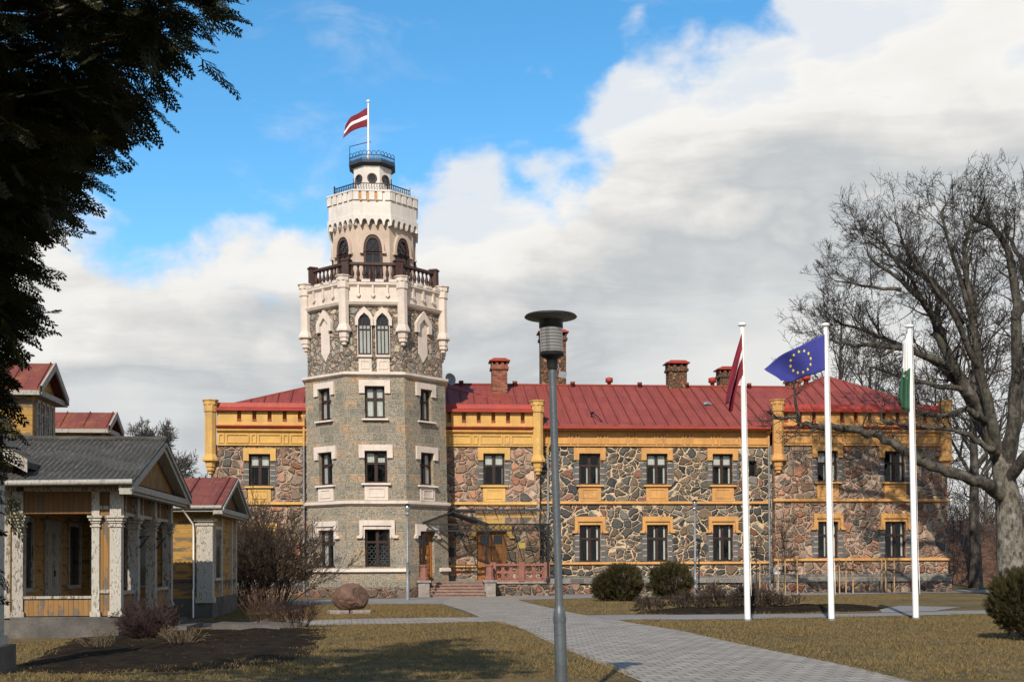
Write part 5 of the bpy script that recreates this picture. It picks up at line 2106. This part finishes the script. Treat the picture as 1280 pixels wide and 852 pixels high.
def big_oak():
    rnd = random.Random(21)
    o = empty('oak_tree', (21.85, 52, 0), 0, 'huge bare oak with crooked limbs right of the manor', 'tree')
    base = np.array([21.85, 52, 0])
    trunk, big, tw = MB(), Twigs(), Twigs()
    tp_ = smooth3([(21.85, 52, -.3), (21.86, 52, .25), (21.88, 52, 1.96), (21.84, 52, 3.71), (21.70, 52, 5.0), (21.55, 52, 6.3)], 4)
    n = len(tp_)
    rad = [.60 + .42 * max(0, 1 - i / 5) ** 2 if i < 6 else .60 - .05 * (i - 6) / 4 for i in range(n)]
    trunk.tube([tuple(p - base) for p in tp_], rad, 20)
    rr2 = random.Random(4)
    trunk.v = [(x + rr2.uniform(-.03, .03), y + rr2.uniform(-.03, .03), z) for x, y, z in trunk.v]
    t_o = trunk.build('trunk', 'bark', o)
    limbs = [
        # the long low limb across the facade
        ([(21.6, 51.9, 4.3), (20.9, 51.5, 4.72), (20.4, 51, 4.89), (18.95, 50.6, 5.31), (17.61, 50.4, 5.8), (17.03, 50.4, 6.18), (15.93, 50.6, 6.84), (15.0, 50.8, 7.12), (13.76, 51, 7.37), (12.69, 51, 7.44), (12.28, 51, 7.76), (11.31, 51.2, 7.83)], .30, .07, .6),
        ([(12.45, 51, 7.72), (12.18, 50.8, 8.35), (12.12, 50.6, 9.14), (11.61, 50.4, 9.7)], .08, .03, .4),
        ([(13.3, 51, 7.4), (12.6, 50.6, 7.1), (11.9, 50.4, 6.9)], .06, .02, .4),
        ([(20.9, 52, 7.7), (20.12, 51, 7.83), (19.61, 51, 8.11), (18.8, 50.8, 7.85), (18.08, 51, 7.91), (17.47, 51, 8.32), (16.61, 51, 8.6)], .17, .05, .9),
        ([(21.4, 52, 6.2), (20.73, 51, 6.44), (19.83, 50.7, 6.79), (18.53, 50.5, 7.25), (16.21, 50.5, 7.5), (15.74, 50.4, 7.92)], .17, .05, .9),
        ([(21.5, 52, 5.8), (20.73, 52, 8.3), (20.11, 52, 9.04), (19.62, 52, 10.03), (19.31, 52, 10.25), (18.21, 51.5, 12.66), (17.23, 51, 13.23), (15.3, 50.5, 14.76), (13.89, 50.5, 15.19)], .33, .06, 1.7),
        ([(20.9, 52.3, 8.0), (19.79, 53, 10.41), (19.42, 53.5, 12.4), (19.29, 54, 14.27), (18.05, 54, 15.87), (17.63, 54, 17.17)], .24, .06, 1.7),
        ([(21.55, 52, 5.8), (20.85, 51.6, 8.0), (20.3, 51.2, 10.24), (19.9, 50.8, 12.19), (19.49, 50.5, 13.89), (19.65, 50.3, 15.74), (20.09, 50, 16.9)], .28, .06, 1.7),
        ([(21.7, 52, 5.6), (21.77, 51.5, 7.13), (21.85, 51, 10.59), (21.74, 51, 13.37), (21.36, 51, 15.4), (20.12, 51, 16.4), (19.3, 51, 17.0)], .34, .06, 1.6),
        ([(21.8, 52.2, 5.6), (22.97, 54, 7.3), (23.81, 54.5, 9.64), (24.21, 54.8, 12.58), (23.89, 55, 15.2), (23.19, 55, 16.8), (22.91, 55, 17.8)], .32, .06, 1.6),
        ([(21.5, 52.2, 6.3), (20.8, 53, 8.0), (20.14, 53, 9.51), (18.36, 53.3, 10.96), (16.93, 53.6, 11.69), (15.14, 53.8, 12.42), (13.7, 54, 13.0)], .25, .05, 1.6),
        ([(21.7, 51.9, 5.0), (22.2, 50.5, 6.34), (23.38, 50, 7.69), (24.75, 49.5, 8.36), (26.5, 49, 9.6)], .28, .06, 1.6),
        ([(19.31, 52, 10.25), (17.4, 52.5, 11.0), (15.6, 52.5, 11.2), (14.2, 52.5, 11.4), (13.0, 52.4, 11.6)], .16, .04, 1.5),
        ([(19.9, 52, 12.0), (18.8, 52.5, 14.0), (17.0, 53, 15.3), (15.4, 53.2, 16.6)], .15, .04, 1.6),
        ([(21.8, 51, 12.0), (22.8, 50.5, 14.0), (22.6, 50.5, 15.8), (21.6, 50.6, 17.0)], .17, .04, 1.5),
        ([(18.2, 51.5, 12.6), (17.0, 51, 14.2), (15.9, 50.8, 15.4), (15.2, 50.6, 16.2)], .10, .03, 1.7),
        ([(20.0, 51, 11.8), (19.0, 50.4, 14.4), (18.4, 50.2, 16.4), (18.6, 50, 17.6)], .12, .03, 1.7),
        ([(16.9, 51, 13.3), (15.3, 51.4, 13.6), (13.9, 51.6, 13.9)], .09, .03, 1.6),
        ([(20.3, 51.2, 10.0), (18.6, 50.2, 12.5), (17.2, 49.8, 14.0), (16.4, 49.6, 15.8)], .15, .04, 1.6),
        ([(20.1, 52.0, 9.1), (18.2, 51.8, 9.4), (16.4, 51.6, 9.9), (14.8, 51.4, 10.2)], .14, .04, 1.2),
    ]
    for pts, r0, r1, tl in limbs:
        pp = smooth3(pts, 4)
        low = tl < 1.0
        pp = pp if low else pp[:max(6, int(len(pp) * .9))]
        m = len(pp)
        pp = [p + np.array([rnd.gauss(0, .05), rnd.gauss(0, .05), rnd.gauss(0, .05)]) * (1 if 0 < i < m - 1 else 0) for i, p in enumerate(pp)]
        rads = [r0 + (r1 - r0) * i / (m - 1) for i in range(m)]
        big.seg([p - base for p in pp], rads, 8)
        cnt = int(m * (.9 if low else 1.15))
        for k in range(cnt):
            f = rnd.uniform(.30 if low else .30, 1.0) if k else 1.0
            i = min(m - 2, int(f * (m - 1)))
            o_ = pp[i] + (pp[i + 1] - pp[i]) * rnd.random()
            d = pp[i + 1] - pp[i]
            d /= np.linalg.norm(d)
            ax = np.cross(d, np.array([rnd.gauss(0, 1) for _ in range(3)]))
            nd = rot_about(d, ax, rnd.uniform(.4, 1.2))
            if tl > 1.0:
                nd = nd + np.array([0, 0, .25])
            L = tl * (1 if low else .78) * rnd.uniform(.7, 1.5)
            grow(tw, rnd, o_ - base, nd / np.linalg.norm(nd), L, min(.055, rads[i] * .5) * rnd.uniform(.6, 1.1), 2 if low else 3, .06, .17, .62, (3, 5), .0075, big)
    big.build('limbs', 'dark_bark', t_o)
    tw.build('crown', 'twig_grey', o)
    return o


big_oak()


def bare_tree(name, h, r, seed, spread=.5, levels=4, kids=(4, 6), fork=.32, rmin=.012, lab=None, loc=(0, 0, 0), group=None, trunk_m='dark_bark', tall=False, crown_m='twig_grey'):
    rnd = random.Random(seed)
    o = empty(name, loc, 0, lab, 'tree', group)
    big, tw = Twigs(), Twigs()
    tr = []
    p = np.array([0, 0, -.2])
    n = 8
    for i in range(n + 1):
        tr.append(np.array([rnd.gauss(0, .05) * i * .3, rnd.gauss(0, .05) * i * .3, -.2 + (h * (.92 if tall else .72)) * i / n]))
    rads = [r * (1.25 if i == 0 else 1 - .85 * i / n) for i in range(n + 1)]
    big.seg(tr, rads, 8)
    nb = 17 if tall else 14
    for k in range(nb):
        f = fork + (1 - fork) * (k + .5) / nb
        i = min(n - 1, int(f * n))
        u = f * n - i
        q = tr[i] * (1 - u) + tr[i + 1] * u
        a = k * 2.4 + rnd.uniform(-.4, .4)
        el = R(rnd.uniform(25, 50)) + f * .45
        d = np.array([cos(a) * cos(el), sin(a) * cos(el), sin(el)])
        L = h * spread * (1.0 - .5 * f) * rnd.uniform(.8, 1.15)
        grow(tw, rnd, q, d, L, rads[i] * .45, levels - 1, .07, .2, .58, kids, rmin, big)
    big.build('trunk', trunk_m, o)
    tw.build('crown', crown_m, o)
    return o


bare_tree('maple_tree', 13.6, .30, 6, .34, 4, (7, 9), .24, .016, 'round bare tree between the wooden house and the manor', (-26.5, 88, 0), crown_m='twig_haze')
BG = 'bare trees behind the right wing'
A = bare_tree('birch_tree', 21, .34, 11, .30, 4, (4, 5), .35, .014, 'straight tall bare trunk close to the manor end wall', (26.6, 68, 0), BG, 'dark_bark', True)
Bt = bare_tree('alder_tree', 16, .20, 12, .28, 4, (3, 5), .25, .013, 'thin dark trunk between manor and straight bare trunk', (27.6, 77, 0), BG, 'dark_bark', True)
Ct = bare_tree('linden_tree', 21, .45, 13, .38, 4, (3, 5), .3, .015, 'bare spreading tree rising behind the right end of the red roof', (24.8, 82, 0), BG)
for src, x, y, rz, s, lab in ((Ct, 30.5, 78, 2.0, .95, 'bare spreading tree behind the trunk of the huge oak'), (A, 22.3, 80, 1.0, .95, 'bare upright tree just left of the end turret, behind the roof'),
                              (Bt, 30.0, 90, 2.5, 1.0, 'slender bare tree far back, right of the straight trunk'), (Bt, 34.5, 74, 4.0, .9, 'slender bare tree at the right edge of the picture'),
                              (Bt, 38.5, 96, 1.5, 1.1, 'slender bare tree deepest in the wood at the right')):
    c = copy_tree(src)
    c.location = (x, y, 0)
    c.rotation_euler = (0, 0, rz)
    c.scale = (s, s, s)
    tag(c, lab, 'tree', BG)

# the wooded bank behind the right end of the manor: a dense tangle nobody could count
b = MB()
rr = random.Random(3)
xs = [9 + i * 3 for i in range(36)]
prof = [(76, -.1, 0), (78, 1.8, .5), (82, 3.4, .8), (92, 4.6, 1), (130, 5.0, 1)]
vs = [(x + y * .1, y + .25 * x * .4, z + rr.uniform(-.3, .3) * w) for x in xs for (y, z, w) in prof]
m = len(prof)
b.add(vs, [(i * m + k, (i + 1) * m + k, (i + 1) * m + k + 1, i * m + k + 1) for i in range(len(xs) - 1) for k in range(m - 1)], 0, True)
tag(b.build('wooded_bank', 'dead_leaf'), kind='structure')
tw = Twigs()
rr = random.Random(31)
for k in range(1000):
    x = rr.uniform(24, 62)
    y = rr.uniform(72, 112) + .1 * x
    z = max(0, (y - .1 * x - 74) * .16) * .7
    d = np.array([rr.gauss(0, .25), rr.gauss(0, .2), 1.0])
    grow(tw, rr, np.array([x, y, z - .1]), d / np.linalg.norm(d), rr.uniform(1.5, 4.2), rr.uniform(.02, .05), 2, .03, .2, .6, (3, 5), .013)
tag(tw.build('undergrowth', 'twig_brown'), kind='stuff')


def shrub(name, loc, n, h, spread, seed, m, lab, cat='shrub', levels=2, base=.25, r=.014, kids=(3, 5), rmin=.005, group=None, up=.02):
    rnd = random.Random(seed)
    tw = Twigs()
    for k in range(n):
        a = rnd.uniform(0, 2 * pi)
        s = rnd.random() ** .6
        p = np.array([cos(a) * base * s, sin(a) * base * s, -.03])
        tilt = spread * s * rnd.uniform(.6, 1.2)
        d = np.array([cos(a) * sin(tilt), sin(a) * sin(tilt), cos(tilt)])
        grow(tw, rnd, p, d, h * rnd.uniform(.55, 1.05), r * rnd.uniform(.6, 1.2), levels, up, .13, .55, kids, rmin, None, (.25, .7))
    o = tw.build(name, m)
    o.location = loc
    return tag(o, lab, cat, group)


shrub('lilac_bush', (-9.45, 45.6, 0), 62, 2.5, .62, 41, 'twig_brown', 'tall leafless shrub hiding the corner of the manor', 'shrub', 3, .9, .022, (4, 6), .008)
shrub('lilac_bush', (-10.8, 46.6, 0), 70, 2.6, .5, 42, 'twig_brown', 'leafless shrub squeezed against the far porch of the wooden house', 'shrub', 3, .8, .02, (4, 5), .008)
shrub('barberry_bush', (-8.05, 26.2, 0), 70, .62, .95, 43, 'twig_red', 'dark red leafless bush in front of the near porch', 'shrub', 3, .22, .010, (3, 5), .004)
shrub('dead_perennial', (-6.35, 30.6, .05), 45, .75, .55, 44, 'dead_leaf', 'tall brown dead flower stalks at the end of the soil bed', 'plant', 2, .35, .008, (2, 4), .004)
shrub('dead_perennial', (-5.5, 30.3, .05), 60, .5, .7, 45, 'twig_red', 'low reddish dead stalks right of the taller ones', 'plant', 2, .35, .008, (3, 5), .004)
shrub('dead_perennial', (-6.7, 24.0, .1), 40, .28, .9, 46, 'dead_grass_stem', 'pale withered tuft in the middle of the soil bed', 'plant', 2, .3, .006, (2, 4), .003)
shrub('dead_perennial', (-8.0, 23.0, .1), 40, .25, .9, 47, 'dead_grass_stem', 'pale withered tuft at the left of the soil bed', 'plant', 2, .3, .006, (2, 4), .003)
for i, (x, y, n, h, lab) in enumerate(((4.7, 39.3, 45, .50, 'leftmost low brown shrub of the dark bed'), (5.9, 39.6, 55, .62, 'second low brown shrub from the left of the dark bed'),
                                       (7.0, 40.0, 60, .85, 'tallest brown shrub of the dark bed, behind the left flagpole'), (8.2, 40.3, 55, .78, 'brown shrub just right of the left flagpole'), (9.2, 40.6, 40, .5, 'rightmost low brown shrub of the dark bed'))):
    shrub('bed_shrub', (x, y, .06), n, h * .72, 1.0, 60 + i, 'twig_brown', lab, 'shrub', 3, .45, .010, (3, 5), .006, 'brown shrubs in the dark bed')


def sapling(x, y, h, seed, lab, stakes, bush):
    rnd = random.Random(seed)
    o = empty('sapling', (x, y, 0), 0, lab, 'sapling', 'young staked trees along the facade')
    tw = Twigs()
    tr = [np.array([0, 0, -.05]), np.array([.01, 0, h * .4]), np.array([.0, .02, h * .62])]
    tw.seg(tr, [.03, .026, .02], 5)
    for k in range(bush):
        a = rnd.uniform(0, 2 * pi)
        t = rnd.uniform(.15, .5)
        grow(tw, rnd, tr[2] * (1 - .1 * rnd.random()), np.array([cos(a) * sin(t), sin(a) * sin(t), cos(t)]), h * .4 * rnd.uniform(.6, 1), .012, 2, .05, .12, .5, (3, 4), .006, None, (.3, .7))
    tw.build('stem', 'twig_grey', o)
    for dx in stakes:
        b = MB()
        b.tube([(dx, -.15 + .1 * (dx > 0), -.05), (dx * .96, -.15, 1.65 + .05 * dx)], .035, 6)
        b.build('stake', 'stake_wood', o)
    b = MB()
    b.tube([(stakes[0], -.16, 1.15), (0, -.08, 1.17), (stakes[-1], -.16, 1.15)], .035, 5)
    b.build('tie', 'lamp_dark', o)


sapling(13.45, 58.5, 3.7, 71, 'staked sapling with a feathery crown at the right downpipe', (-.35, .0, .62), 14)
sapling(16.2, 58.8, 1.7, 72, 'leafless staked sapling under the first window of the right wing', (-.22, .0, .35, .7), 4)
sapling(18.75, 59.3, 1.9, 73, 'leafless staked sapling under the last window of the right wing', (-.3, -.1, .35), 4)
sapling(12.0, 58.2, 2.6, 74, 'young staked tree under the third middle window', (-.55, -.35, .15), 10)
wb = empty('meter_box', (13.45, 60.2, 0), CA, 'small white box at the foot of the wall by the downpipe', 'box')
b = MB()
b.box(-.15, .15, -.10, .10, .95, 1.27)
b.box(-.17, .17, -.12, .10, 1.272, 1.29)
b.build('housing', 'white_trim', wb)
b = MB()
b.box(-.04, .04, -.04, .04, -.05, .95)
b.build('post', 'zinc', wb)


# ------------------------------------------------------------------ evergreens
def frond_template(nb=11, L=.34, W=.13, rnd=None):
    """a flat feathery spray of scale leaves lying along +x"""
    V, F = [], []

    def blade(p, q, w):
        p, q = np.array(p), np.array(q)
        d = (q - p)[:2]
        nn = np.array([-d[1], d[0]]) / (np.linalg.norm(d) + 1e-9)
        b0 = len(V)
        for c, ww in ((p, w * .6), (p * .45 + q * .55, w), (q, w * .15)):
            V.append((c[0] + nn[0] * ww, c[1] + nn[1] * ww, c[2]))
            V.append((c[0] - nn[0] * ww, c[1] - nn[1] * ww, c[2]))
        F.append((b0, b0 + 1, b0 + 3, b0 + 2))
        F.append((b0 + 2, b0 + 3, b0 + 5, b0 + 4))
    blade((0, 0, 0), (L, 0, -.06), .007)
    for k in range(nb):
        t = (k + .6) / nb
        for s in (-1, 1):
            l = W * (1 - .75 * t) * rnd.uniform(.8, 1.15)
            a = R(rnd.uniform(38, 52))
            p = (L * t * .95, 0, -.06 * t)
            q = (p[0] + l * cos(a), s * l * sin(a), p[2] - l * .12 + rnd.uniform(-.01, .01))
            blade(p, q, .0075)
            for u in (.4, .7):
                c = (p[0] + (q[0] - p[0]) * u, p[1] + (q[1] - p[1]) * u, p[2] + (q[2] - p[2]) * u)
                l2 = l * .38
                for s2 in (-1, 1):
                    aa = a * s + s2 * .7
                    blade(c, (c[0] + l2 * cos(aa), c[1] + l2 * sin(aa), c[2] - .01), .0055)
    return np.array(V), np.array(F)


def scatter(tmpl, pos, X, Z, scale):
    """copies of a template with +x along X and the normal near Z"""
    V, F = tmpl
    X = X / np.linalg.norm(X, axis=1)[:, None]
    Y = np.cross(Z, X)
    Y /= np.linalg.norm(Y, axis=1)[:, None] + 1e-9
    Zn = np.cross(X, Y)
    n = len(pos)
    out = pos[:, None, :] + scale[:, None, None] * (V[None, :, 0:1] * X[:, None, :] + V[None, :, 1:2] * Y[:, None, :] + V[None, :, 2:3] * Zn[:, None, :])
    f = (F[None] + (np.arange(n) * len(V))[:, None, None]).reshape(-1, F.shape[1])
    return out.reshape(-1, 3), f


def thuja():
    rnd = random.Random(77)
    rg = np.random.default_rng(77)
    bx, by = -5.1, 8.3
    o = empty('thuja_tree', (bx, by, 0), 0, 'huge dark thuja leaning its sprays in from the upper left', 'tree')
    tr = Twigs()
    tr.seg([np.array([0, 0, -.2]), np.array([.05, 0, 3]), np.array([0, .05, 7]), np.array([0, 0, 12.5])], [.3, .25, .16, .03], 10)
    pos, X, Z, S = [], [], [], []

    def reach(z, a):
        # how far the branch tips come out, by height; widest overhead towards the path
        zs = [0, 1.2, 1.9, 2.3, 2.6, 3.0, 3.3, 3.55, 3.75, 4.0, 4.2, 4.4, 4.6, 4.8, 5.2, 6, 8, 10, 13]
        rs = [1.6, 2.0, 2.15, 2.20, 2.25, 2.36, 2.45, 2.40, 2.55, 2.75, 2.85, 3.1, 3.3, 3.55, 4.0, 4.0, 3.1, 2.1, .2]
        f = float(np.interp(z, zs, rs))
        side_ = max(0.0, cos(a))
        return f * (.82 + .18 * side_)

    def EDGE(z, y):
        return float(np.interp((z - 1.7) / y, [-.1, .0, .04, .10, .16, .19, .21, .245, .30, .345, .37, .40, .43, .455, .475],
                               [-.475, -.47, -.462, -.450, -.442, -.438, -.422, -.418, -.405, -.362, -.352, -.318, -.314, -.268, -.245]))

    def branch(z, a, frac, dens):
        Lr = reach(z, a) * frac
        # the side towards the open lawn keeps a narrower habit than the side that hangs over the path
        for _ in range(40):
            if (bx + cos(a) * Lr + .12) / (by + sin(a) * Lr) <= EDGE(z, by + sin(a) * Lr):
                break
            Lr *= .955
        tip = np.array([cos(a) * Lr, sin(a) * Lr, z])
        st = np.array([0, 0, max(.3, z + rnd.uniform(-.5, .1))])
        mid = (st + tip) / 2 + np.array([0, 0, rnd.uniform(.15, .35)])
        ts = np.linspace(0, 1, 9)
        P = [(1 - t) ** 2 * st + 2 * t * (1 - t) * mid + t * t * tip for t in ts]
        tr.seg(P, list(np.linspace(.035, .006, 9)), 4)
        n = int(dens * Lr)
        for k in range(4):
            d = 2 * (tip - mid)
            d = d / np.linalg.norm(d)
            pos.append(tip - d * (.06 + .09 * k) + np.array([rnd.gauss(0, .02), rnd.gauss(0, .02), rnd.gauss(0, .02)]))
            X.append(d + np.array([rnd.gauss(0, .3), rnd.gauss(0, .3), rnd.gauss(-.25, .2)]))
            Z.append(np.array([rnd.gauss(0, .6), rnd.gauss(0, .6), 1]))
            S.append(rnd.uniform(.6, .9))
        for k in range(n):
            t = 1 - rnd.random() ** 1.5 * .72
            q = (1 - t) ** 2 * st + 2 * t * (1 - t) * mid + t * t * tip
            d = 2 * (1 - t) * (mid - st) + 2 * t * (tip - mid)
            d = d / np.linalg.norm(d)
            sp = .30 * (1 - .75 * t) + .05
            q = q + np.array([rnd.gauss(0, sp), rnd.gauss(0, sp), rnd.gauss(0, sp * .8)])
            dd = d + np.array([rnd.gauss(0, .55), rnd.gauss(0, .55), rnd.gauss(-.22, .35)])
            pos.append(q)
            X.append(dd)
            Z.append(np.array([rnd.gauss(0, .6), rnd.gauss(0, .6), 1]))
            S.append(rnd.uniform(.55, 1.1))
    # dense where the camera sees it, thinner round the back and the top (it only casts shade there)
    for k in range(250):
        branch(1.5 + 4.3 * rnd.random(), rnd.uniform(-1.7, 1.1), rnd.choice((.7, .85, .95, 1.0, 1.03)), 13)
    for k in range(110):
        branch(rnd.uniform(1.2, 5.8), rnd.uniform(0, 2 * pi), rnd.uniform(.6, 1), 12)
    for k in range(150):
        branch(rnd.uniform(5.8, 12.8), rnd.uniform(0, 2 * pi), rnd.uniform(.6, 1), 13)
    pos, X, Z, S = map(np.array, (pos, X, Z, S))  # one spray per row
    parts = [frond_template(rnd=random.Random(s)) for s in (1, 2, 3)]
    vs, fs, n0 = [], [], 0
    for j, tm in enumerate(parts):
        m = np.arange(len(pos)) % 3 == j
        v, f = scatter(tm, pos[m], X[m], Z[m], S[m])
        vs.append(v)
        fs.append(f + n0)
        n0 += len(v)
    tr.build('trunk', 'bark', o)
    np_mesh('foliage', np.concatenate(vs), np.concatenate(fs), 'thuja_leaf', o)
    print('thuja fronds', len(pos))


thuja()


def globe_bush(loc, lobes, seed, lab, n, fs=.42, group=None, name='globe_thuja'):
    rnd = random.Random(seed)
    rg = np.random.default_rng(seed)
    tm = frond_template(7, .34, .15, random.Random(seed))
    P, X, Z, S = [], [], [], []
    tot = sum(l[3] * l[3] for l in lobes)
    for (cx, cy, cz, r, hz) in lobes:
        m = int(n * r * r / tot)
        u = rg.normal(size=(m, 3))
        u /= np.linalg.norm(u, axis=1)[:, None]
        bump = 1 + .12 * np.sin(5 * u[:, 0] + seed) * np.sin(6 * u[:, 1] + 2) + .05 * np.sin(9 * u[:, 2] + 3 * u[:, 0])
        rr_ = (1 - .30 * rg.random(m) ** 2) * bump
        q = np.stack([cx + u[:, 0] * r * rr_, cy + u[:, 1] * r * rr_, cz + u[:, 2] * hz * rr_], 1)
        ok = q[:, 2] > .02
        q, u = q[ok], u[ok]
        P.append(q - u * .08)
        X.append(u * .8 + np.array([0, 0, .75]) + rg.normal(size=u.shape) * .36)
        Z.append(np.cross(u, np.array([0, 0, 1.0])) + rg.normal(size=u.shape) * .7)
        S.append(rg.uniform(.7, 1.2, len(q)) * fs)
    v, f = scatter(tm, np.concatenate(P), np.concatenate(X), np.concatenate(Z), np.concatenate(S))
    o = empty(name, loc, 0, lab, 'shrub', group)
    np_mesh('foliage', v, f, 'globe_leaf', o)
    tw = Twigs()
    for (cx, cy, cz, r, hz) in lobes:
        for k in range(26):
            a, t = rnd.uniform(0, 6.28), rnd.uniform(.1, 1.3)
            d = np.array([cos(a) * sin(t), sin(a) * sin(t), cos(t)])
            tw.seg([np.array([cx, cy, -.05]), np.array([cx, cy, .1]) + d * r * .5, np.array([cx, cy, cz * .6]) + d * r * .85], [.02, .015, .006], 4)
    tw.build('stem', 'twig_brown', o)
    return o


GB = 'round evergreen bushes before the facade'
globe_bush((4.45, 49.0, 0), [(0.1, 0, .72, .86, .76), (-.68, -.1, .52, .48, .56)], 5, 'twin lobed round evergreen bush, the left of two', 3000, .62, GB)
globe_bush((6.85, 51.0, 0), [(0, 0, .72, .93, .82)], 6, 'single round evergreen bush, the right of two', 2400, .62, GB)
globe_bush((10.72, 24.6, 0), [(0.05, 0, .78, .88, .74), (.7, .3, .8, .8, .74)], 7, 'large round evergreen bush at the right edge on the lawn', 6500, .42)


# ------------------------------------------------------------------ grass
def grass():
    rg = np.random.default_rng(9)
    zones = [  # polygon in x,y , number of blades, blade height
        ([(-12, 17), (1.85, 17), (.92, 24.2), (.22, 30), (-.42, 33), (-2.6, 32.35), (-5.1, 31.3), (-8.8, 30.9), (-10, 26)], 60000, .05),
        ([(5.38, 16.6), (5.18, 19.2), (4.5, 23.7), (3.9, 28.5), (2.95, 33.4), (6.5, 33.7), (10.9, 35.1), (16, 36.4), (18, 36), (9, 16.6)], 62000, .055),
        ([(.4, 50.0), (2.4, 36.8), (7.1, 36.9), (10.8, 37.1), (14.2, 46.5), (22, 57.5), (13.4, 55.0), (5.8, 53.6)], 42000, .06),
        ([(-8.8, 32.9), (-5.6, 34.7), (-3.3, 35.5), (-1.2, 35.9), (-2.9, 46.2), (-8.1, 45.8), (-10.5, 44)], 30000, .06)]
    P, H = [], []
    for poly, n, h in zones:
        A_ = np.array(poly)
        lo, hi = A_.min(0), A_.max(0)
        q = lo + (hi - lo) * rg.random((n * 2, 2))
        ins = np.zeros(len(q), bool)
        j = len(A_) - 1
        for i in range(len(A_)):
            xi, yi, xj, yj = *A_[i], *A_[j]
            c = ((yi > q[:, 1]) != (yj > q[:, 1])) & (q[:, 0] < (xj - xi) * (q[:, 1] - yi) / (yj - yi + 1e-12) + xi)
            ins ^= c
            j = i
        # patches: thicker here, bare there
        dn = .5 + .5 * np.sin(1.9 * q[:, 0] + 1.3 * np.sin(.9 * q[:, 1])) * np.sin(1.4 * q[:, 1] + .7 * q[:, 0])
        ins &= rg.random(len(q)) < .35 + .65 * dn
        q = q[ins][:n]
        P.append(q)
        H.append(np.full(len(q), h))
    q, h = np.concatenate(P), np.concatenate(H) * rg.uniform(.35, 1.25, sum(map(len, P)))
    h *= .55 + .9 * (.5 + .5 * np.sin(2.3 * q[:, 0] + 1.7 * np.sin(1.1 * q[:, 1] + .4)) * np.sin(1.7 * q[:, 1] - 1.1 * q[:, 0])) ** 1.5
    n = len(q)
    a = rg.uniform(0, 2 * pi, n)
    lean = rg.uniform(.3, 1.1, n) * h
    la = rg.uniform(0, 2 * pi, n)
    w = .007 + .004 * rg.random(n)
    v = np.zeros((n, 3, 3))
    v[:, 0] = np.stack([q[:, 0] - np.cos(a) * w, q[:, 1] - np.sin(a) * w, np.zeros(n)], 1)
    v[:, 1] = np.stack([q[:, 0] + np.cos(a) * w, q[:, 1] + np.sin(a) * w, np.zeros(n)], 1)
    v[:, 2] = np.stack([q[:, 0] + np.cos(la) * lean, q[:, 1] + np.sin(la) * lean, h], 1)
    o = np_mesh('grass', v.reshape(-1, 3), np.arange(3 * n).reshape(-1, 3), 'grass_blade')
    tag(o, 'short dry lawn grass', 'grass', None, 'stuff')


grass()


def litter():
    """last autumn's leaves, scattered over lawn, beds and paving"""
    rg = np.random.default_rng(12)
    n = 2600
    x = rg.uniform(-10, 17, n)
    y = 16 + 32 * rg.random(n) ** 1.3
    keep = ~((x > 1.0 + .03 * (33 - y)) & (x < 3.6 + .12 * (33 - y)) & (y < 33) & (rg.random(n) < .75))
    x, y = x[keep], y[keep]
    n = len(x)
    a = rg.uniform(0, 2 * pi, n)
    s = rg.uniform(.018, .045, n)
    z = rg.uniform(.018, .05, n)
    t = rg.uniform(-.02, .02, (n, 4))
    v = np.zeros((n, 4, 3))
    for k in range(4):
        r = s * (1.0 if k % 2 == 0 else .6)
        v[:, k, 0] = x + r * np.cos(a + k * pi / 2)
        v[:, k, 1] = y + r * np.sin(a + k * pi / 2)
        v[:, k, 2] = z + np.abs(t[:, k])
    o = np_mesh('fallen_leaves', v.reshape(-1, 3), np.arange(4 * n).reshape(-1, 4), 'leaf_litter')
    tag(o, 'dry fallen leaves on the lawn', 'leaves', None, 'stuff')


plain('leaf_litter', (.20, .12, .065), .9, .5, 3)
litter()
